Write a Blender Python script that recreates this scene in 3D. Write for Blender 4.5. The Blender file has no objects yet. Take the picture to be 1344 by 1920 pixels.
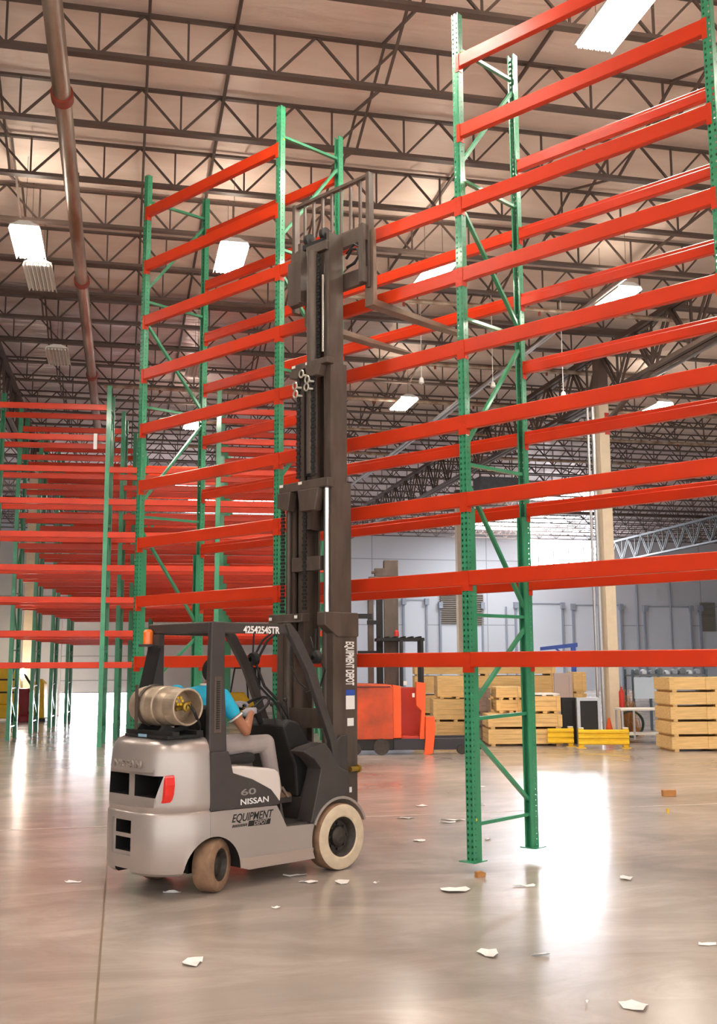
import bpy, bmesh, math, random
from mathutils import Vector, Matrix, Euler
random.seed(7)
PI = math.pi
scn = bpy.context.scene
C = scn.collection

# ------------------------------------------------------------------ camera
CH = 1.80                      # eye height
A = math.radians(12.6)         # camera heading against the building's grid
FP, PITCH, ROLL = 1964.3, 0.143135, -0.004632
cA, sA = math.cos(A), math.sin(A)
def W(x, y, z=0.0):            # (metres right, metres ahead of the photographer) -> building axes
    return Vector((cA*x + sA*y, -sA*x + cA*y, z))
_f = Vector((0, math.cos(PITCH), math.sin(PITCH))); _u = Vector((0, -math.sin(PITCH), math.cos(PITCH))); _x = Vector((1, 0, 0))
_r = math.cos(ROLL)*_x + math.sin(ROLL)*_u; _v = -math.sin(ROLL)*_x + math.cos(ROLL)*_u
def _w3(v): return W(v.x, v.y, v.z)
RGT, UPV, FWD = _w3(_r), _w3(_v), _w3(_f)
EYE = Vector((0, 0, CH))
def ray(px, py): return RGT*((px-672)/FP) - UPV*((py-960)/FP) + FWD
def G(px, py, z=0.0):
    r = ray(px, py); return EYE + r*((z-CH)/r.z)
def D(px, py, d):              # point at d metres straight ahead
    r = ray(px, py); fw = W(0, 1); return EYE + r*(d/r.dot(fw))
cam = bpy.data.objects.new('camera', bpy.data.cameras.new('camera')); C.objects.link(cam)
cam.data.sensor_fit = 'VERTICAL'; cam.data.sensor_height = 36.0; cam.data.lens = 36.0*FP/1920.0
cam.data.clip_end = 300
m = Matrix((( RGT.x, UPV.x, -FWD.x, 0), (RGT.y, UPV.y, -FWD.y, 0), (RGT.z, UPV.z, -FWD.z, 0), (0, 0, 0, 1)))
m.translation = EYE; cam.matrix_world = m
scn.camera = cam

# ------------------------------------------------------------------ light
scn.view_settings.view_transform = 'Standard'; scn.view_settings.look = 'None'
scn.view_settings.gamma = 1.0; scn.view_settings.use_curve_mapping = False
scn.view_settings.exposure = 1.45
LAMP = 54.0        # emission of the high-bay tubes
SKYLIGHT = 11.0     # emission of skylights and daylit openings
world = bpy.data.worlds.new('daylight_fill'); scn.world = world; world.use_nodes = True  # even background added as fill, let in where no wall closes the near end
bg = world.node_tree.nodes['Background']; bg.inputs[0].default_value = (1.0, 0.98, 0.95, 1); bg.inputs[1].default_value = 0.75

# ------------------------------------------------------------------ materials
def lin(c): return tuple(((v/255)/12.92 if v/255 <= 0.04045 else ((v/255+0.055)/1.055)**2.4) for v in c)
def mat(name, rgb, rough=0.5, metal=0.0, noise=0.0, nscale=6.0, bump=0.0, bscale=60.0, emit=None, coat=0.0, stretch=None, dark=None):
    M = bpy.data.materials.new(name); M.use_nodes = True; nt = M.node_tree; b = nt.nodes['Principled BSDF']
    col = lin(rgb)
    b.inputs['Base Color'].default_value = (*col, 1); b.inputs['Roughness'].default_value = rough; b.inputs['Metallic'].default_value = metal
    if coat: b.inputs['Coat Weight'].default_value = coat; b.inputs['Coat Roughness'].default_value = 0.1
    if emit: b.inputs['Emission Color'].default_value = (*lin(emit[0]), 1); b.inputs['Emission Strength'].default_value = emit[1]
    if noise or bump:
        tc = nt.nodes.new('ShaderNodeTexCoord'); mp = nt.nodes.new('ShaderNodeMapping'); nt.links.new(tc.outputs['Object'], mp.inputs[0])
        if stretch: mp.inputs['Scale'].default_value = stretch
    if noise:
        n = nt.nodes.new('ShaderNodeTexNoise'); n.inputs['Scale'].default_value = nscale; n.inputs['Detail'].default_value = 6
        nt.links.new(mp.outputs[0], n.inputs['Vector'])
        r = nt.nodes.new('ShaderNodeValToRGB'); r.color_ramp.elements[0].position = 0.32; r.color_ramp.elements[1].position = 0.68
        dk = lin(dark) if dark else tuple(v*(1-noise) for v in col)
        r.color_ramp.elements[0].color = (*dk, 1); r.color_ramp.elements[1].color = (*[min(1, v*(1+noise*0.4)) for v in col], 1)
        nt.links.new(n.outputs['Fac'], r.inputs[0]); nt.links.new(r.outputs[0], b.inputs['Base Color'])
    if bump:
        n2 = nt.nodes.new('ShaderNodeTexNoise'); n2.inputs['Scale'].default_value = bscale; n2.inputs['Detail'].default_value = 3
        nt.links.new(mp.outputs[0], n2.inputs['Vector'])
        bp = nt.nodes.new('ShaderNodeBump'); bp.inputs['Strength'].default_value = bump; bp.inputs['Distance'].default_value = 0.02
        nt.links.new(n2.outputs['Fac'], bp.inputs['Height']); nt.links.new(bp.outputs[0], b.inputs['Normal'])
    return M

def post_material(name, rgb):
    """green enamel with real punched holes: two columns on the face, one on each flank"""
    M = mat(name, rgb, 0.32, coat=0.3, noise=0.12, nscale=3); nt = M.node_tree; N, Lk = nt.nodes, nt.links
    b = N['Principled BSDF']; out = [n for n in N if n.type == 'OUTPUT_MATERIAL'][0]
    tc = N.new('ShaderNodeTexCoord'); sp = N.new('ShaderNodeSeparateXYZ'); Lk.new(tc.outputs['Object'], sp.inputs[0])
    def mt(op, a, c=None):
        n = N.new('ShaderNodeMath'); n.operation = op
        for i, v in enumerate((a, c)):
            if v is None: continue
            if isinstance(v, (int, float)): n.inputs[i].default_value = v
            else: Lk.new(v, n.inputs[i])
        return n.outputs[0]
    x, y, z = sp.outputs[0], sp.outputs[1], sp.outputs[2]
    zc = mt('SUBTRACT', mt('MODULO', z, 0.0508), 0.0254)
    def ell(u, ur, vr): 
        a = mt('DIVIDE', u, ur); c = mt('DIVIDE', zc, vr)
        return mt('LESS_THAN', mt('ADD', mt('MULTIPLY', a, a), mt('MULTIPLY', c, c)), 1.0)
    face = mt('MULTIPLY', mt('LESS_THAN', y, -0.030), mt('LESS_THAN', mt('ABSOLUTE', x), 0.0375))
    hf = mt('MULTIPLY', face, ell(mt('SUBTRACT', mt('ABSOLUTE', x), 0.0215), 0.0085, 0.0125))
    flank = mt('MULTIPLY', mt('GREATER_THAN', mt('ABSOLUTE', x), 0.0335), mt('LESS_THAN', mt('ABSOLUTE', y), 0.02))
    hs = mt('MULTIPLY', flank, ell(mt('ADD', y, 0.002), 0.0065, 0.0065))
    h = mt('MAXIMUM', hf, hs)
    tr = N.new('ShaderNodeBsdfTransparent'); mx = N.new('ShaderNodeMixShader')
    Lk.new(h, mx.inputs[0]); Lk.new(b.outputs[0], mx.inputs[1]); Lk.new(tr.outputs[0], mx.inputs[2]); Lk.new(mx.outputs[0], out.inputs[0])
    return M

GREEN = post_material('green_enamel_punched', (56, 146, 104))
GREENP = mat('green_enamel', (58, 148, 106), 0.3, coat=0.3, noise=0.1)
RED = mat('orange_red_enamel', (208, 56, 20), 0.34, noise=0.10, nscale=1.5); RED.node_tree.nodes['Principled BSDF'].inputs['Specular IOR Level'].default_value = 0.36
SILVER = mat('silver_paint', (186, 176, 170), 0.33, 0.55, noise=0.08, nscale=3, coat=0.2)
DARK = mat('charcoal_paint', (66, 60, 58), 0.48, noise=0.15, nscale=5)
MAST = mat('greasy_dark_steel', (94, 81, 72), 0.45, 0.2, noise=0.3, nscale=9, stretch=(1, 1, 0.25))
BLACK = mat('black_rubber', (26, 25, 25), 0.6)
CHROME = mat('chrome', (225, 222, 216), 0.12, 1.0)
ALU = mat('worn_aluminium', (190, 172, 150), 0.42, 0.55, noise=0.3, nscale=7, bump=0.1, bscale=20)
TYRE = mat('dusty_cream_tyre', (214, 196, 168), 0.75, noise=0.12, nscale=12)
TREAD = mat('brown_tyre_tread', (150, 118, 92), 0.8, noise=0.3, nscale=14)
WHEEL = mat('grimy_wheel_hub', (64, 56, 50), 0.55, 0.2, noise=0.4, nscale=20)
STEEL = mat('roof_steel', (98, 82, 74), 0.5, 0.1, noise=0.15, nscale=2)
STEELG = mat('grey_roof_steel', (104, 108, 112), 0.45, 0.3, noise=0.15)
GALV = mat('galvanised_pipe', (190, 180, 166), 0.36, 0.6, noise=0.45, nscale=1.2, dark=(140, 104, 78), stretch=(3, 0.5, 3))
GALVN = mat('clean_galvanised_pipe', (190, 190, 190), 0.3, 0.8)
WHITE = mat('white_paint', (235, 232, 226), 0.6)
PAPER = mat('white_paper', (245, 243, 240), 0.8)
CREAM = mat('cream_column_paint', (226, 208, 180), 0.55, noise=0.06)
YELLOW = mat('safety_yellow', (240, 196, 30), 0.4, noise=0.08)
ORANGE = mat('worn_orange_paint', (206, 76, 32), 0.42, noise=0.3, nscale=2.2, dark=(150, 62, 34))
ORANGEC = mat('bright_orange_paint', (240, 92, 34), 0.4)
WOOD = mat('pale_pine', (232, 194, 130), 0.7, noise=0.2, nscale=3, stretch=(0.7, 5, 9))
WOODG = mat('weathered_grey_pine', (150, 128, 116), 0.8, noise=0.25, nscale=3, stretch=(0.7, 5, 9))
WOODB = mat('brown_wood', (184, 128, 70), 0.75, noise=0.3, nscale=8)
BLUE = mat('blue_paint', (44, 78, 168), 0.4)
UPGLOW = mat('added_uplight', (255, 255, 255), 0.5, emit=((255, 240, 220), LAMP*0.2))
GLOW = mat('lit_tubes', (255, 255, 255), 0.5, emit=((255, 246, 234), LAMP))
ROOFSKY = mat('roof_skylight_panel', (255, 255, 255), 0.5, emit=((243, 247, 255), SKYLIGHT*0.4))
SKYM = mat('daylit_panel', (255, 255, 255), 0.5, emit=((243, 247, 255), SKYLIGHT))

# ------------------------------------------------------------------ mesh helpers
class MB:
    def __init__(s, k=1.0): s.v = []; s.f = []; s.mi = []; s.k = k; s.m = 0
    def add(s, vs, fs):
        o = len(s.v); s.v += [tuple(v) for v in vs]; s.f += [tuple(i+o for i in f) for f in fs]; s.mi += [s.m]*len(fs); return s
    def box(s, a, b, rot=None, piv=None):
        (x0, y0, z0), (x1, y1, z1) = a, b
        vs = [Vector(p) for p in ((x0,y0,z0),(x1,y0,z0),(x1,y1,z0),(x0,y1,z0),(x0,y0,z1),(x1,y0,z1),(x1,y1,z1),(x0,y1,z1))]
        if rot is not None:
            c = Vector(piv) if piv is not None else sum(vs, Vector())/8
            vs = [c + rot @ (v-c) for v in vs]
        return s.add(vs, [(0,3,2,1),(4,5,6,7),(0,1,5,4),(1,2,6,5),(2,3,7,6),(3,0,4,7)])
    def bar(s, p, q, w, h, up=(0,0,1)):
        p, q = Vector(p), Vector(q); d = (q-p).normalized(); u = Vector(up)
        if abs(d.dot(u)) > 0.98: u = Vector((1,0,0))
        r = d.cross(u).normalized(); u = r.cross(d).normalized(); r = r*(w/2); u = u*(h/2)
        vs = [p-r-u, p+r-u, p+r+u, p-r+u, q-r-u, q+r-u, q+r+u, q-r+u]
        return s.add(vs, [(0,1,2,3),(4,7,6,5),(0,4,5,1),(1,5,6,2),(2,6,7,3),(3,7,4,0)])
    def cyl(s, p, q, r, n=16, r2=None, caps=True):
        p, q = Vector(p), Vector(q); d = (q-p).normalized(); a = d.orthogonal().normalized(); b = d.cross(a); r2 = r if r2 is None else r2
        vs = [p+(a*math.cos(t)+b*math.sin(t))*r for t in [2*PI*i/n for i in range(n)]] + [q+(a*math.cos(t)+b*math.sin(t))*r2 for t in [2*PI*i/n for i in range(n)]]
        fs = [(i, (i+1)%n, n+(i+1)%n, n+i) for i in range(n)]
        if caps: fs += [tuple(range(n-1,-1,-1)), tuple(range(n, 2*n))]
        return s.add(vs, fs)
    def tube(s, path, r, n=8):
        P = [Vector(p) for p in path]; vs = []; fs = []; a = None
        for i, p in enumerate(P):
            d = (P[min(i+1, len(P)-1)]-P[max(i-1, 0)]).normalized()
            a = d.orthogonal().normalized() if a is None else (a-d*a.dot(d)).normalized()
            b = d.cross(a); rr = r[i] if isinstance(r, (list, tuple)) else r
            vs += [p+(a*math.cos(t)+b*math.sin(t))*rr for t in [2*PI*j/n for j in range(n)]]
        for i in range(len(P)-1):
            fs += [(i*n+j, i*n+(j+1)%n, (i+1)*n+(j+1)%n, (i+1)*n+j) for j in range(n)]
        fs += [tuple(range(n-1,-1,-1)), tuple((len(P)-1)*n+j for j in range(n))]
        return s.add(vs, fs)
    def lathe(s, prof, p, axis, n=32):          # prof: (distance along axis, radius)
        p, d = Vector(p), Vector(axis).normalized(); a = d.orthogonal().normalized(); b = d.cross(a); vs = []; fs = []
        for (h, r) in prof: vs += [p+d*h+(a*math.cos(t)+b*math.sin(t))*max(r, 1e-4) for t in [2*PI*j/n for j in range(n)]]
        for i in range(len(prof)-1): fs += [(i*n+j, i*n+(j+1)%n, (i+1)*n+(j+1)%n, (i+1)*n+j) for j in range(n)]
        return s.add(vs, fs)
    def prism(s, poly, axis, a, b):             # 2D outline pushed along an axis: 'y' -> outline is (x,z); 'z' -> (x,y); 'x' -> (y,z)
        def P(u, v, t): return {'y': (u, t, v), 'z': (u, v, t), 'x': (t, u, v)}[axis]
        n = len(poly); vs = [P(u, v, a) for u, v in poly]+[P(u, v, b) for u, v in poly]
        return s.add(vs, [(i, (i+1)%n, n+(i+1)%n, n+i) for i in range(n)]+[tuple(range(n-1,-1,-1)), tuple(range(n, 2*n))])
    def loft(s, rings, cap=True):
        n = len(rings[0]); vs = [p for r in rings for p in r]; fs = []
        for i in range(len(rings)-1): fs += [(i*n+j, i*n+(j+1)%n, (i+1)*n+(j+1)%n, (i+1)*n+j) for j in range(n)]
        if cap: fs += [tuple(range(n-1,-1,-1)), tuple((len(rings)-1)*n+j for j in range(n))]
        return s.add(vs, fs)
    def mesh(s, name, mats):
        me = bpy.data.meshes.new(name); me.from_pydata([(x*s.k, y*s.k, z*s.k) for x, y, z in s.v], [], s.f)
        for mm in (mats if isinstance(mats, (list, tuple)) else [mats]): me.materials.append(mm)
        for p, i in zip(me.polygons, s.mi): p.material_index = i
        bm = bmesh.new(); bm.from_mesh(me); bmesh.ops.recalc_face_normals(bm, faces=bm.faces); bm.to_mesh(me); bm.free()
        return me
    def build(s, name, mats, parent=None, smooth=False, bevel=0.0, seg=2):
        o = bpy.data.objects.new(name, s.mesh(name, mats)); C.objects.link(o)
        if parent: o.parent = parent
        fin(o, smooth, bevel, seg); return o
def fin(o, smooth=False, bevel=0.0, seg=2, ang=35):
    if smooth:
        for p in o.data.polygons: p.use_smooth = True
        try: o.data.set_sharp_from_angle(angle=math.radians(ang))
        except Exception: pass
    if bevel:
        b = o.modifiers.new('bevel', 'BEVEL'); b.width = bevel; b.segments = seg; b.limit_method = 'ANGLE'; b.angle_limit = math.radians(40)
def bake(o):                                    # replace the mesh by its evaluated copy
    dg = bpy.context.evaluated_depsgraph_get(); dg.update()
    me = bpy.data.meshes.new_from_object(o.evaluated_get(dg)); o.modifiers.clear(); o.data = me; return o
def cut(o, cutters):
    for c in cutters:
        md = o.modifiers.new('cut', 'BOOLEAN'); md.operation = 'DIFFERENCE'; md.object = c; md.solver = 'EXACT'
    bpy.context.view_layer.update(); bake(o)
    for c in cutters: bpy.data.objects.remove(c)
    return o
def link(name, me, parent=None, loc=None, rot=None):
    o = bpy.data.objects.new(name, me); C.objects.link(o)
    if parent: o.parent = parent
    if loc is not None: o.location = loc
    if rot is not None: o.rotation_euler = rot
    return o
def tag(o, label=None, cat=None, group=None, kind=None):
    if label: o['label'] = label
    if cat: o['category'] = cat
    if group: o['group'] = group
    if kind: o['kind'] = kind
    return o
def thing(name, label, cat, loc=(0,0,0), rz=0.0, group=None):
    o = bpy.data.objects.new(name, None); C.objects.link(o); o.empty_display_size = 0.1
    o.location = loc; o.rotation_euler = (0, 0, rz); return tag(o, label, cat, group)
def copy_tree(o, parent=None):
    c = o.copy(); C.objects.link(c)
    if parent: c.parent = parent
    for ch in list(o.children): copy_tree(ch, c)
    return c
def text_obj(name, s, size, mt, parent, origin, xdir, ydir, width=None, depth=0.002, shear=0.0, bold=0.012):
    cu = bpy.data.curves.new(name, 'FONT'); cu.body = s; cu.size = size; cu.extrude = depth; cu.align_x = 'LEFT'; cu.shear = shear; cu.offset = size*bold
    t = bpy.data.objects.new(name, cu); C.objects.link(t); bpy.context.view_layer.update()
    me = bpy.data.meshes.new_from_object(t); bpy.data.objects.remove(t)
    xs = [v.co.x for v in me.vertices]; w = max(xs)-min(xs); x0 = min(xs); sx = (width/w) if width else 1.0
    X, Y = Vector(xdir).normalized(), Vector(ydir).normalized(); Z = X.cross(Y)
    for v in me.vertices: v.co = Vector(origin) + X*((v.co.x-x0)*sx) + Y*v.co.y + Z*v.co.z
    me.materials.clear(); me.materials.append(mt); return link(name, me, parent)
NUM = ['first','second','third','fourth','fifth','sixth','seventh','eighth','ninth','tenth','eleventh','twelfth','thirteenth','fourteenth','fifteenth','sixteenth','seventeenth','eighteenth','nineteenth','twentieth','twenty-first','twenty-second','twenty-third','twenty-fourth','twenty-fifth','twenty-sixth','twenty-seventh','twenty-eighth','twenty-ninth','thirtieth','thirty-first','thirty-second','thirty-third','thirty-fourth']

# ------------------------------------------------------------------ floor
def floor_material():
    M = bpy.data.materials.new('polished_concrete'); M.use_nodes = True; nt = M.node_tree; N, Lk = nt.nodes, nt.links
    b = N['Principled BSDF']; tc = N.new('ShaderNodeTexCoord')
    def noise(scale, det, ro=0.5, dist=0.0, st=None):
        n = N.new('ShaderNodeTexNoise'); n.inputs['Scale'].default_value = scale; n.inputs['Detail'].default_value = det
        n.inputs['Roughness'].default_value = ro; n.inputs['Distortion'].default_value = dist
        if st:
            mp = N.new('ShaderNodeMapping'); mp.inputs['Scale'].default_value = st; Lk.new(tc.outputs['Object'], mp.inputs[0]); Lk.new(mp.outputs[0], n.inputs['Vector'])
        else: Lk.new(tc.outputs['Object'], n.inputs['Vector'])
        return n.outputs['Fac']
    def ramp(v, p0, c0, p1, c1):
        r = N.new('ShaderNodeValToRGB'); r.color_ramp.elements[0].position = p0; r.color_ramp.elements[1].position = p1
        r.color_ramp.elements[0].color = c0; r.color_ramp.elements[1].color = c1; Lk.new(v, r.inputs[0]); return r.outputs[0]
    base = ramp(noise(0.42, 9, 0.6, 0.6), 0.30, (*lin((162, 150, 141)), 1), 0.72, (*lin((208, 195, 184)), 1))
    stain = ramp(noise(1.5, 8, 0.7, 1.2, (0.35, 1.0, 1)), 0.45, (0.80, 0.80, 0.81, 1), 0.64, (1, 1, 1, 1))
    mx = N.new('ShaderNodeMixRGB'); mx.blend_type = 'MULTIPLY'; mx.inputs[0].default_value = 1; Lk.new(base, mx.inputs[1]); Lk.new(stain, mx.inputs[2])
    Lk.new(mx.outputs[0], b.inputs['Base Color'])
    rr = ramp(noise(0.9, 7, 0.6, 0.5), 0.35, (0.17, 0.17, 0.17, 1), 0.7, (0.27, 0.27, 0.27, 1)); Lk.new(rr, b.inputs['Roughness'])
    b.inputs['Specular IOR Level'].default_value = 0.62
    bp = N.new('ShaderNodeBump'); bp.inputs['Strength'].default_value = 0.05; bp.inputs['Distance'].default_value = 0.01
    Lk.new(noise(3.0, 3, 0.5, 0, (2.2, 0.5, 1)), bp.inputs['Height']); Lk.new(bp.outputs[0], b.inputs['Normal'])
    return M
XL, XR, YN, YF = -27.0, 46.0, -14.0, 65.5
tag(MB().box((XL, YN, -0.3), (XR, YF, 0)).build('floor', floor_material()), kind='structure')
JOINT = mat('floor_joint_sealant', (120, 104, 86), 0.7); JOINTP = mat('pale_floor_joint', (196, 184, 170), 0.6)
g = G(190, 1760)
tag(MB().box((g.x-0.007, YN+8, 0.0), (g.x+0.007, 60, 0.0015)).build('trim_1', JOINT), kind='structure')
g = G(100, 1553)
tag(MB().box((XL+5, g.y-0.012, 0.0), (XR-5, g.y+0.012, 0.0012)).build('trim_2', JOINTP), kind='structure')

# ------------------------------------------------------------------ roof deck, sagging foil-faced paper between the joists
HJ, HT, HD = CH+7.77, CH+8.40, CH+8.47        # joist bottom chord, joist top chord, deck
SP, Y0 = 1.826, 12.94
def deck_material():
    M = bpy.data.materials.new('foil_faced_insulation'); M.use_nodes = True; nt = M.node_tree; N, Lk = nt.nodes, nt.links
    b = N['Principled BSDF']; tc = N.new('ShaderNodeTexCoord')
    mp = N.new('ShaderNodeMapping'); mp.inputs['Scale'].default_value = (0.45, 1.6, 1); Lk.new(tc.outputs['Object'], mp.inputs[0])
    n = N.new('ShaderNodeTexNoise'); n.inputs['Scale'].default_value = 1.1; n.inputs['Detail'].default_value = 5; n.inputs['Distortion'].default_value = 0.6; Lk.new(mp.outputs[0], n.inputs['Vector'])
    r = N.new('ShaderNodeValToRGB'); r.color_ramp.elements[0].position = 0.35; r.color_ramp.elements[1].position = 0.7
    r.color_ramp.elements[0].color = (*lin((236, 214, 200)), 1); r.color_ramp.elements[1].color = (*lin((248, 232, 220)), 1)
    Lk.new(n.outputs['Fac'], r.inputs[0]); Lk.new(r.outputs[0], b.inputs['Base Color'])
    # beyond the first column line at left (later at right) the sheets are crinkled bright foil
    sp = N.new('ShaderNodeSeparateXYZ'); Lk.new(tc.outputs['Object'], sp.inputs[0])
    def mt(op, a, c):
        q = N.new('ShaderNodeMath'); q.operation = op
        for i, v in enumerate((a, c)):
            if isinstance(v, (int, float)): q.inputs[i].default_value = v
            else: Lk.new(v, q.inputs[i])
        return q.outputs[0]
    foil = mt('MAXIMUM', mt('GREATER_THAN', sp.outputs[1], 36.0), mt('MULTIPLY', mt('GREATER_THAN', sp.outputs[1], 23.6), mt('LESS_THAN', sp.outputs[0], 6.4)))
    fc = N.new('ShaderNodeMixRGB'); Lk.new(foil, fc.inputs[0]); Lk.new(r.outputs[0], fc.inputs[1]); fc.inputs[2].default_value = (*lin((228, 212, 208)), 1); Lk.new(fc.outputs[0], b.inputs['Base Color'])
    Lk.new(mt('ADD', mt('MULTIPLY', foil, 0.25), 0.06), b.inputs['Metallic']); Lk.new(mt('SUBTRACT', 0.45, mt('MULTIPLY', foil, 0.17)), b.inputs['Roughness'])
    bp = N.new('ShaderNodeBump'); bp.inputs['Strength'].default_value = 0.55; bp.inputs['Distance'].default_value = 0.12
    n2 = N.new('ShaderNodeTexNoise'); n2.inputs['Scale'].default_value = 2.4; n2.inputs['Detail'].default_value = 4; n2.inputs['Distortion'].default_value = 0.8
    mp2 = N.new('ShaderNodeMapping'); mp2.inputs['Scale'].default_value = (0.3, 2.2, 1); Lk.new(tc.outputs['Object'], mp2.inputs[0]); Lk.new(mp2.outputs[0], n2.inputs['Vector'])
    Lk.new(mt('ADD', n.outputs['Fac'], mt('MULTIPLY', mt('MULTIPLY', foil, n2.outputs['Fac']), 1.3)), bp.inputs['Height']); Lk.new(bp.outputs[0], b.inputs['Normal'])
    return M
mb = MB(); ys = []; k = -15
y = Y0 - 14*SP
while y < YF:
    for j in range(6): ys.append((y + SP*j/6, -0.07*math.sin(PI*j/6)))
    y += SP
xs = [XL + (XR-XL)*i/36 for i in range(37)]
rnd = random.Random(3)
vs = [(x, yy, HD + zz*(0.7+0.6*rnd.random())) for (yy, zz) in ys for x in xs]; nx = len(xs)
vs = [v for v in vs]
mb.add(vs, [(i*nx+j, i*nx+j+1, (i+1)*nx+j+1, (i+1)*nx+j) for i in range(len(ys)-1) for j in range(nx-1)])
dk = tag(mb.build('ceiling', deck_material(), smooth=True), kind='structure')
sd = dk.modifiers.new('thickness', 'SOLIDIFY'); sd.thickness = 0.05; sd.offset = 1

# ------------------------------------------------------------------ walls
def wall_material():
    M = bpy.data.materials.new('painted_tilt_up_panel'); M.use_nodes = True; nt = M.node_tree; N, Lk = nt.nodes, nt.links
    b = N['Principled BSDF']; tc = N.new('ShaderNodeTexCoord'); sp = N.new('ShaderNodeSeparateXYZ'); Lk.new(tc.outputs['Object'], sp.inputs[0])
    def line(o, period, w):
        a = N.new('ShaderNodeMath'); a.operation = 'PINGPONG'; a.inputs[1].default_value = period/2; Lk.new(o, a.inputs[0])
        c = N.new('ShaderNodeMath'); c.operation = 'LESS_THAN'; c.inputs[1].default_value = w; Lk.new(a.outputs[0], c.inputs[0]); return c.outputs[0]
    m1 = N.new('ShaderNodeMath'); m1.operation = 'MAXIMUM'; Lk.new(line(sp.outputs[0], 7.7, 0.03), m1.inputs[0]); Lk.new(line(sp.outputs[2], 4.2, 0.03), m1.inputs[1])
    mx = N.new('ShaderNodeMixRGB'); mx.inputs[1].default_value = (*lin((192, 194, 198)), 1); mx.inputs[2].default_value = (*lin((150, 153, 160)), 1)
    Lk.new(m1.outputs[0], mx.inputs[0]); Lk.new(mx.outputs[0], b.inputs['Base Color']); b.inputs['Roughness'].default_value = 0.7
    return M
WALL = wall_material(); YW = 65.0
tag(MB().box((XL, YW, 0), (XR, YW+0.25, HD+0.2)).build('wall_back', WALL), kind='structure')
tag(MB().box((XL-0.25, YN, 0), (XL, YW, HD+0.2)).build('wall_left', WALL), kind='structure')
tag(MB().box((XR, YN, 0), (XR+0.25, YW, HD+0.2)).build('wall_right', WALL), kind='structure')
def wx(px): # wall X for a pixel column, at eye height
    r = ray(px, 1240); return (r*(YW/r.y)).x
def wz(px, py):
    r = ray(px, py); return CH + (r*(YW/r.y)).z
# clerestory glazing high in the far wall and skylights in the roof in front of it
FR = mat('aluminium_frame', (190, 194, 200), 0.4, 0.4)
def window(n, x0, x1, z0, z1):
    w = tag(MB().box((x0, YW-0.03, z0), (x1, YW-0.02, z1)).build('window_%d' % n, SKYM), kind='structure')
    f = MB(); 
    for i in range(6): xx = x0+(x1-x0)*i/5; f.box((xx-0.04, YW-0.1, z0), (xx+0.04, YW-0.031, z1))
    f.box((x0-0.05, YW-0.1, z0-0.08), (x1+0.05, YW-0.031, z0)); f.box((x0-0.05, YW-0.1, z1), (x1+0.05, YW-0.031, z1+0.08))
    f.build('window_frame', FR, w)
def skylight(n, x0, x1, y0, y1):
    w = tag(MB().box((x0, y0, HD-0.14), (x1, y1, HD-0.12)).build('window_%d' % n, ROOFSKY), kind='structure')
    f = MB()
    for a in (x0, x1): f.box((a-0.06, y0, HD-0.2), (a+0.06, y1, HD-0.06))
    for a in (y0, y1): f.box((x0, a-0.06, HD-0.2), (x1, a+0.06, HD-0.06))
    f.build('window_frame', FR, w)
window(1, wx(985), wx(1128), wz(1050, 1079), HD-0.35)
skylight(2, 20.0, 25.5, 55.5, 62.5)
skylight(3, 18.5, 23.0, 46.5, 50.0)
skylight(4, 3.0, 8.5, 50.5, 58.0)
skylight(5, 0.5, 4.0, 44.5, 49.5)
# dock doors along the far wall
DOORM = mat('dock_door_panel', (200, 203, 208), 0.6); RAILM = mat('dock_door_track', (150, 156, 166), 0.5, 0.3)
dn = 0
for (a, b, t) in ((697, 738, 1124), (757, 800, 1124), (826, 905, 1131), (968, 1056, 1131), (1076, 1166, 1134), (1211, 1298, 1137), (1316, 1400, 1137)):
    dn += 1; x0, x1 = wx(a), wx(b); zt = wz((a+b)/2, t)
    d = tag(MB().box((x0+0.06, YW-0.06, 0), (x1-0.06, YW-0.01, zt-0.05)).build('door_%d' % dn, DOORM), kind='structure')
    f = MB()
    for xx in (x0, x1):
        f.box((xx-0.06, YW-0.16, 0), (xx+0.06, YW-0.001, zt)); f.box((xx-0.13, YW-0.3, zt-0.35), (xx+0.13, YW-0.001, zt+0.05))
    f.box((x0, YW-0.12, zt-0.06), (x1, YW-0.001, zt))
    f.build('door_frame', RAILM, d)
# lower inner wall behind the packed racks, its dock door raised a little with daylight under it
YI = 38.9
def ix(px): r = ray(px, 1300); return (r*(YI/r.y)).x
xa, xb, xe = ix(112), ix(276), ix(600); zo = 0.78
iw = MB(); iw.box((XL, YI, 0), (xa, YI+0.2, 6.2)); iw.box((xb, YI, 0), (xe, YI+0.2, 6.2)); iw.box((xa, YI, 3.4), (xb, YI+0.2, 6.2))
tag(iw.build('wall_inner', WALL), kind='structure')
d = tag(MB().box((xa, YI+0.04, zo), (xb, YI+0.09, 3.4)).build('door_8', DOORM), kind='structure')
f = MB()
for i in range(6): f.box((xa, YI+0.03, zo+0.43*i), (xb, YI+0.04, zo+0.43*i+0.03))
f.build('door_ribs', RAILM, d)
tag(MB().box((xa-0.5, YI+0.6, 0.001), (xb+0.5, YI+0.62, 1.6)).build('window_6', SKYM), kind='structure')  # glowing pane added behind the door gap to stand for the bright outdoors
LOUV = mat('brown_louvre', (140, 132, 120), 0.6)
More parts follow.
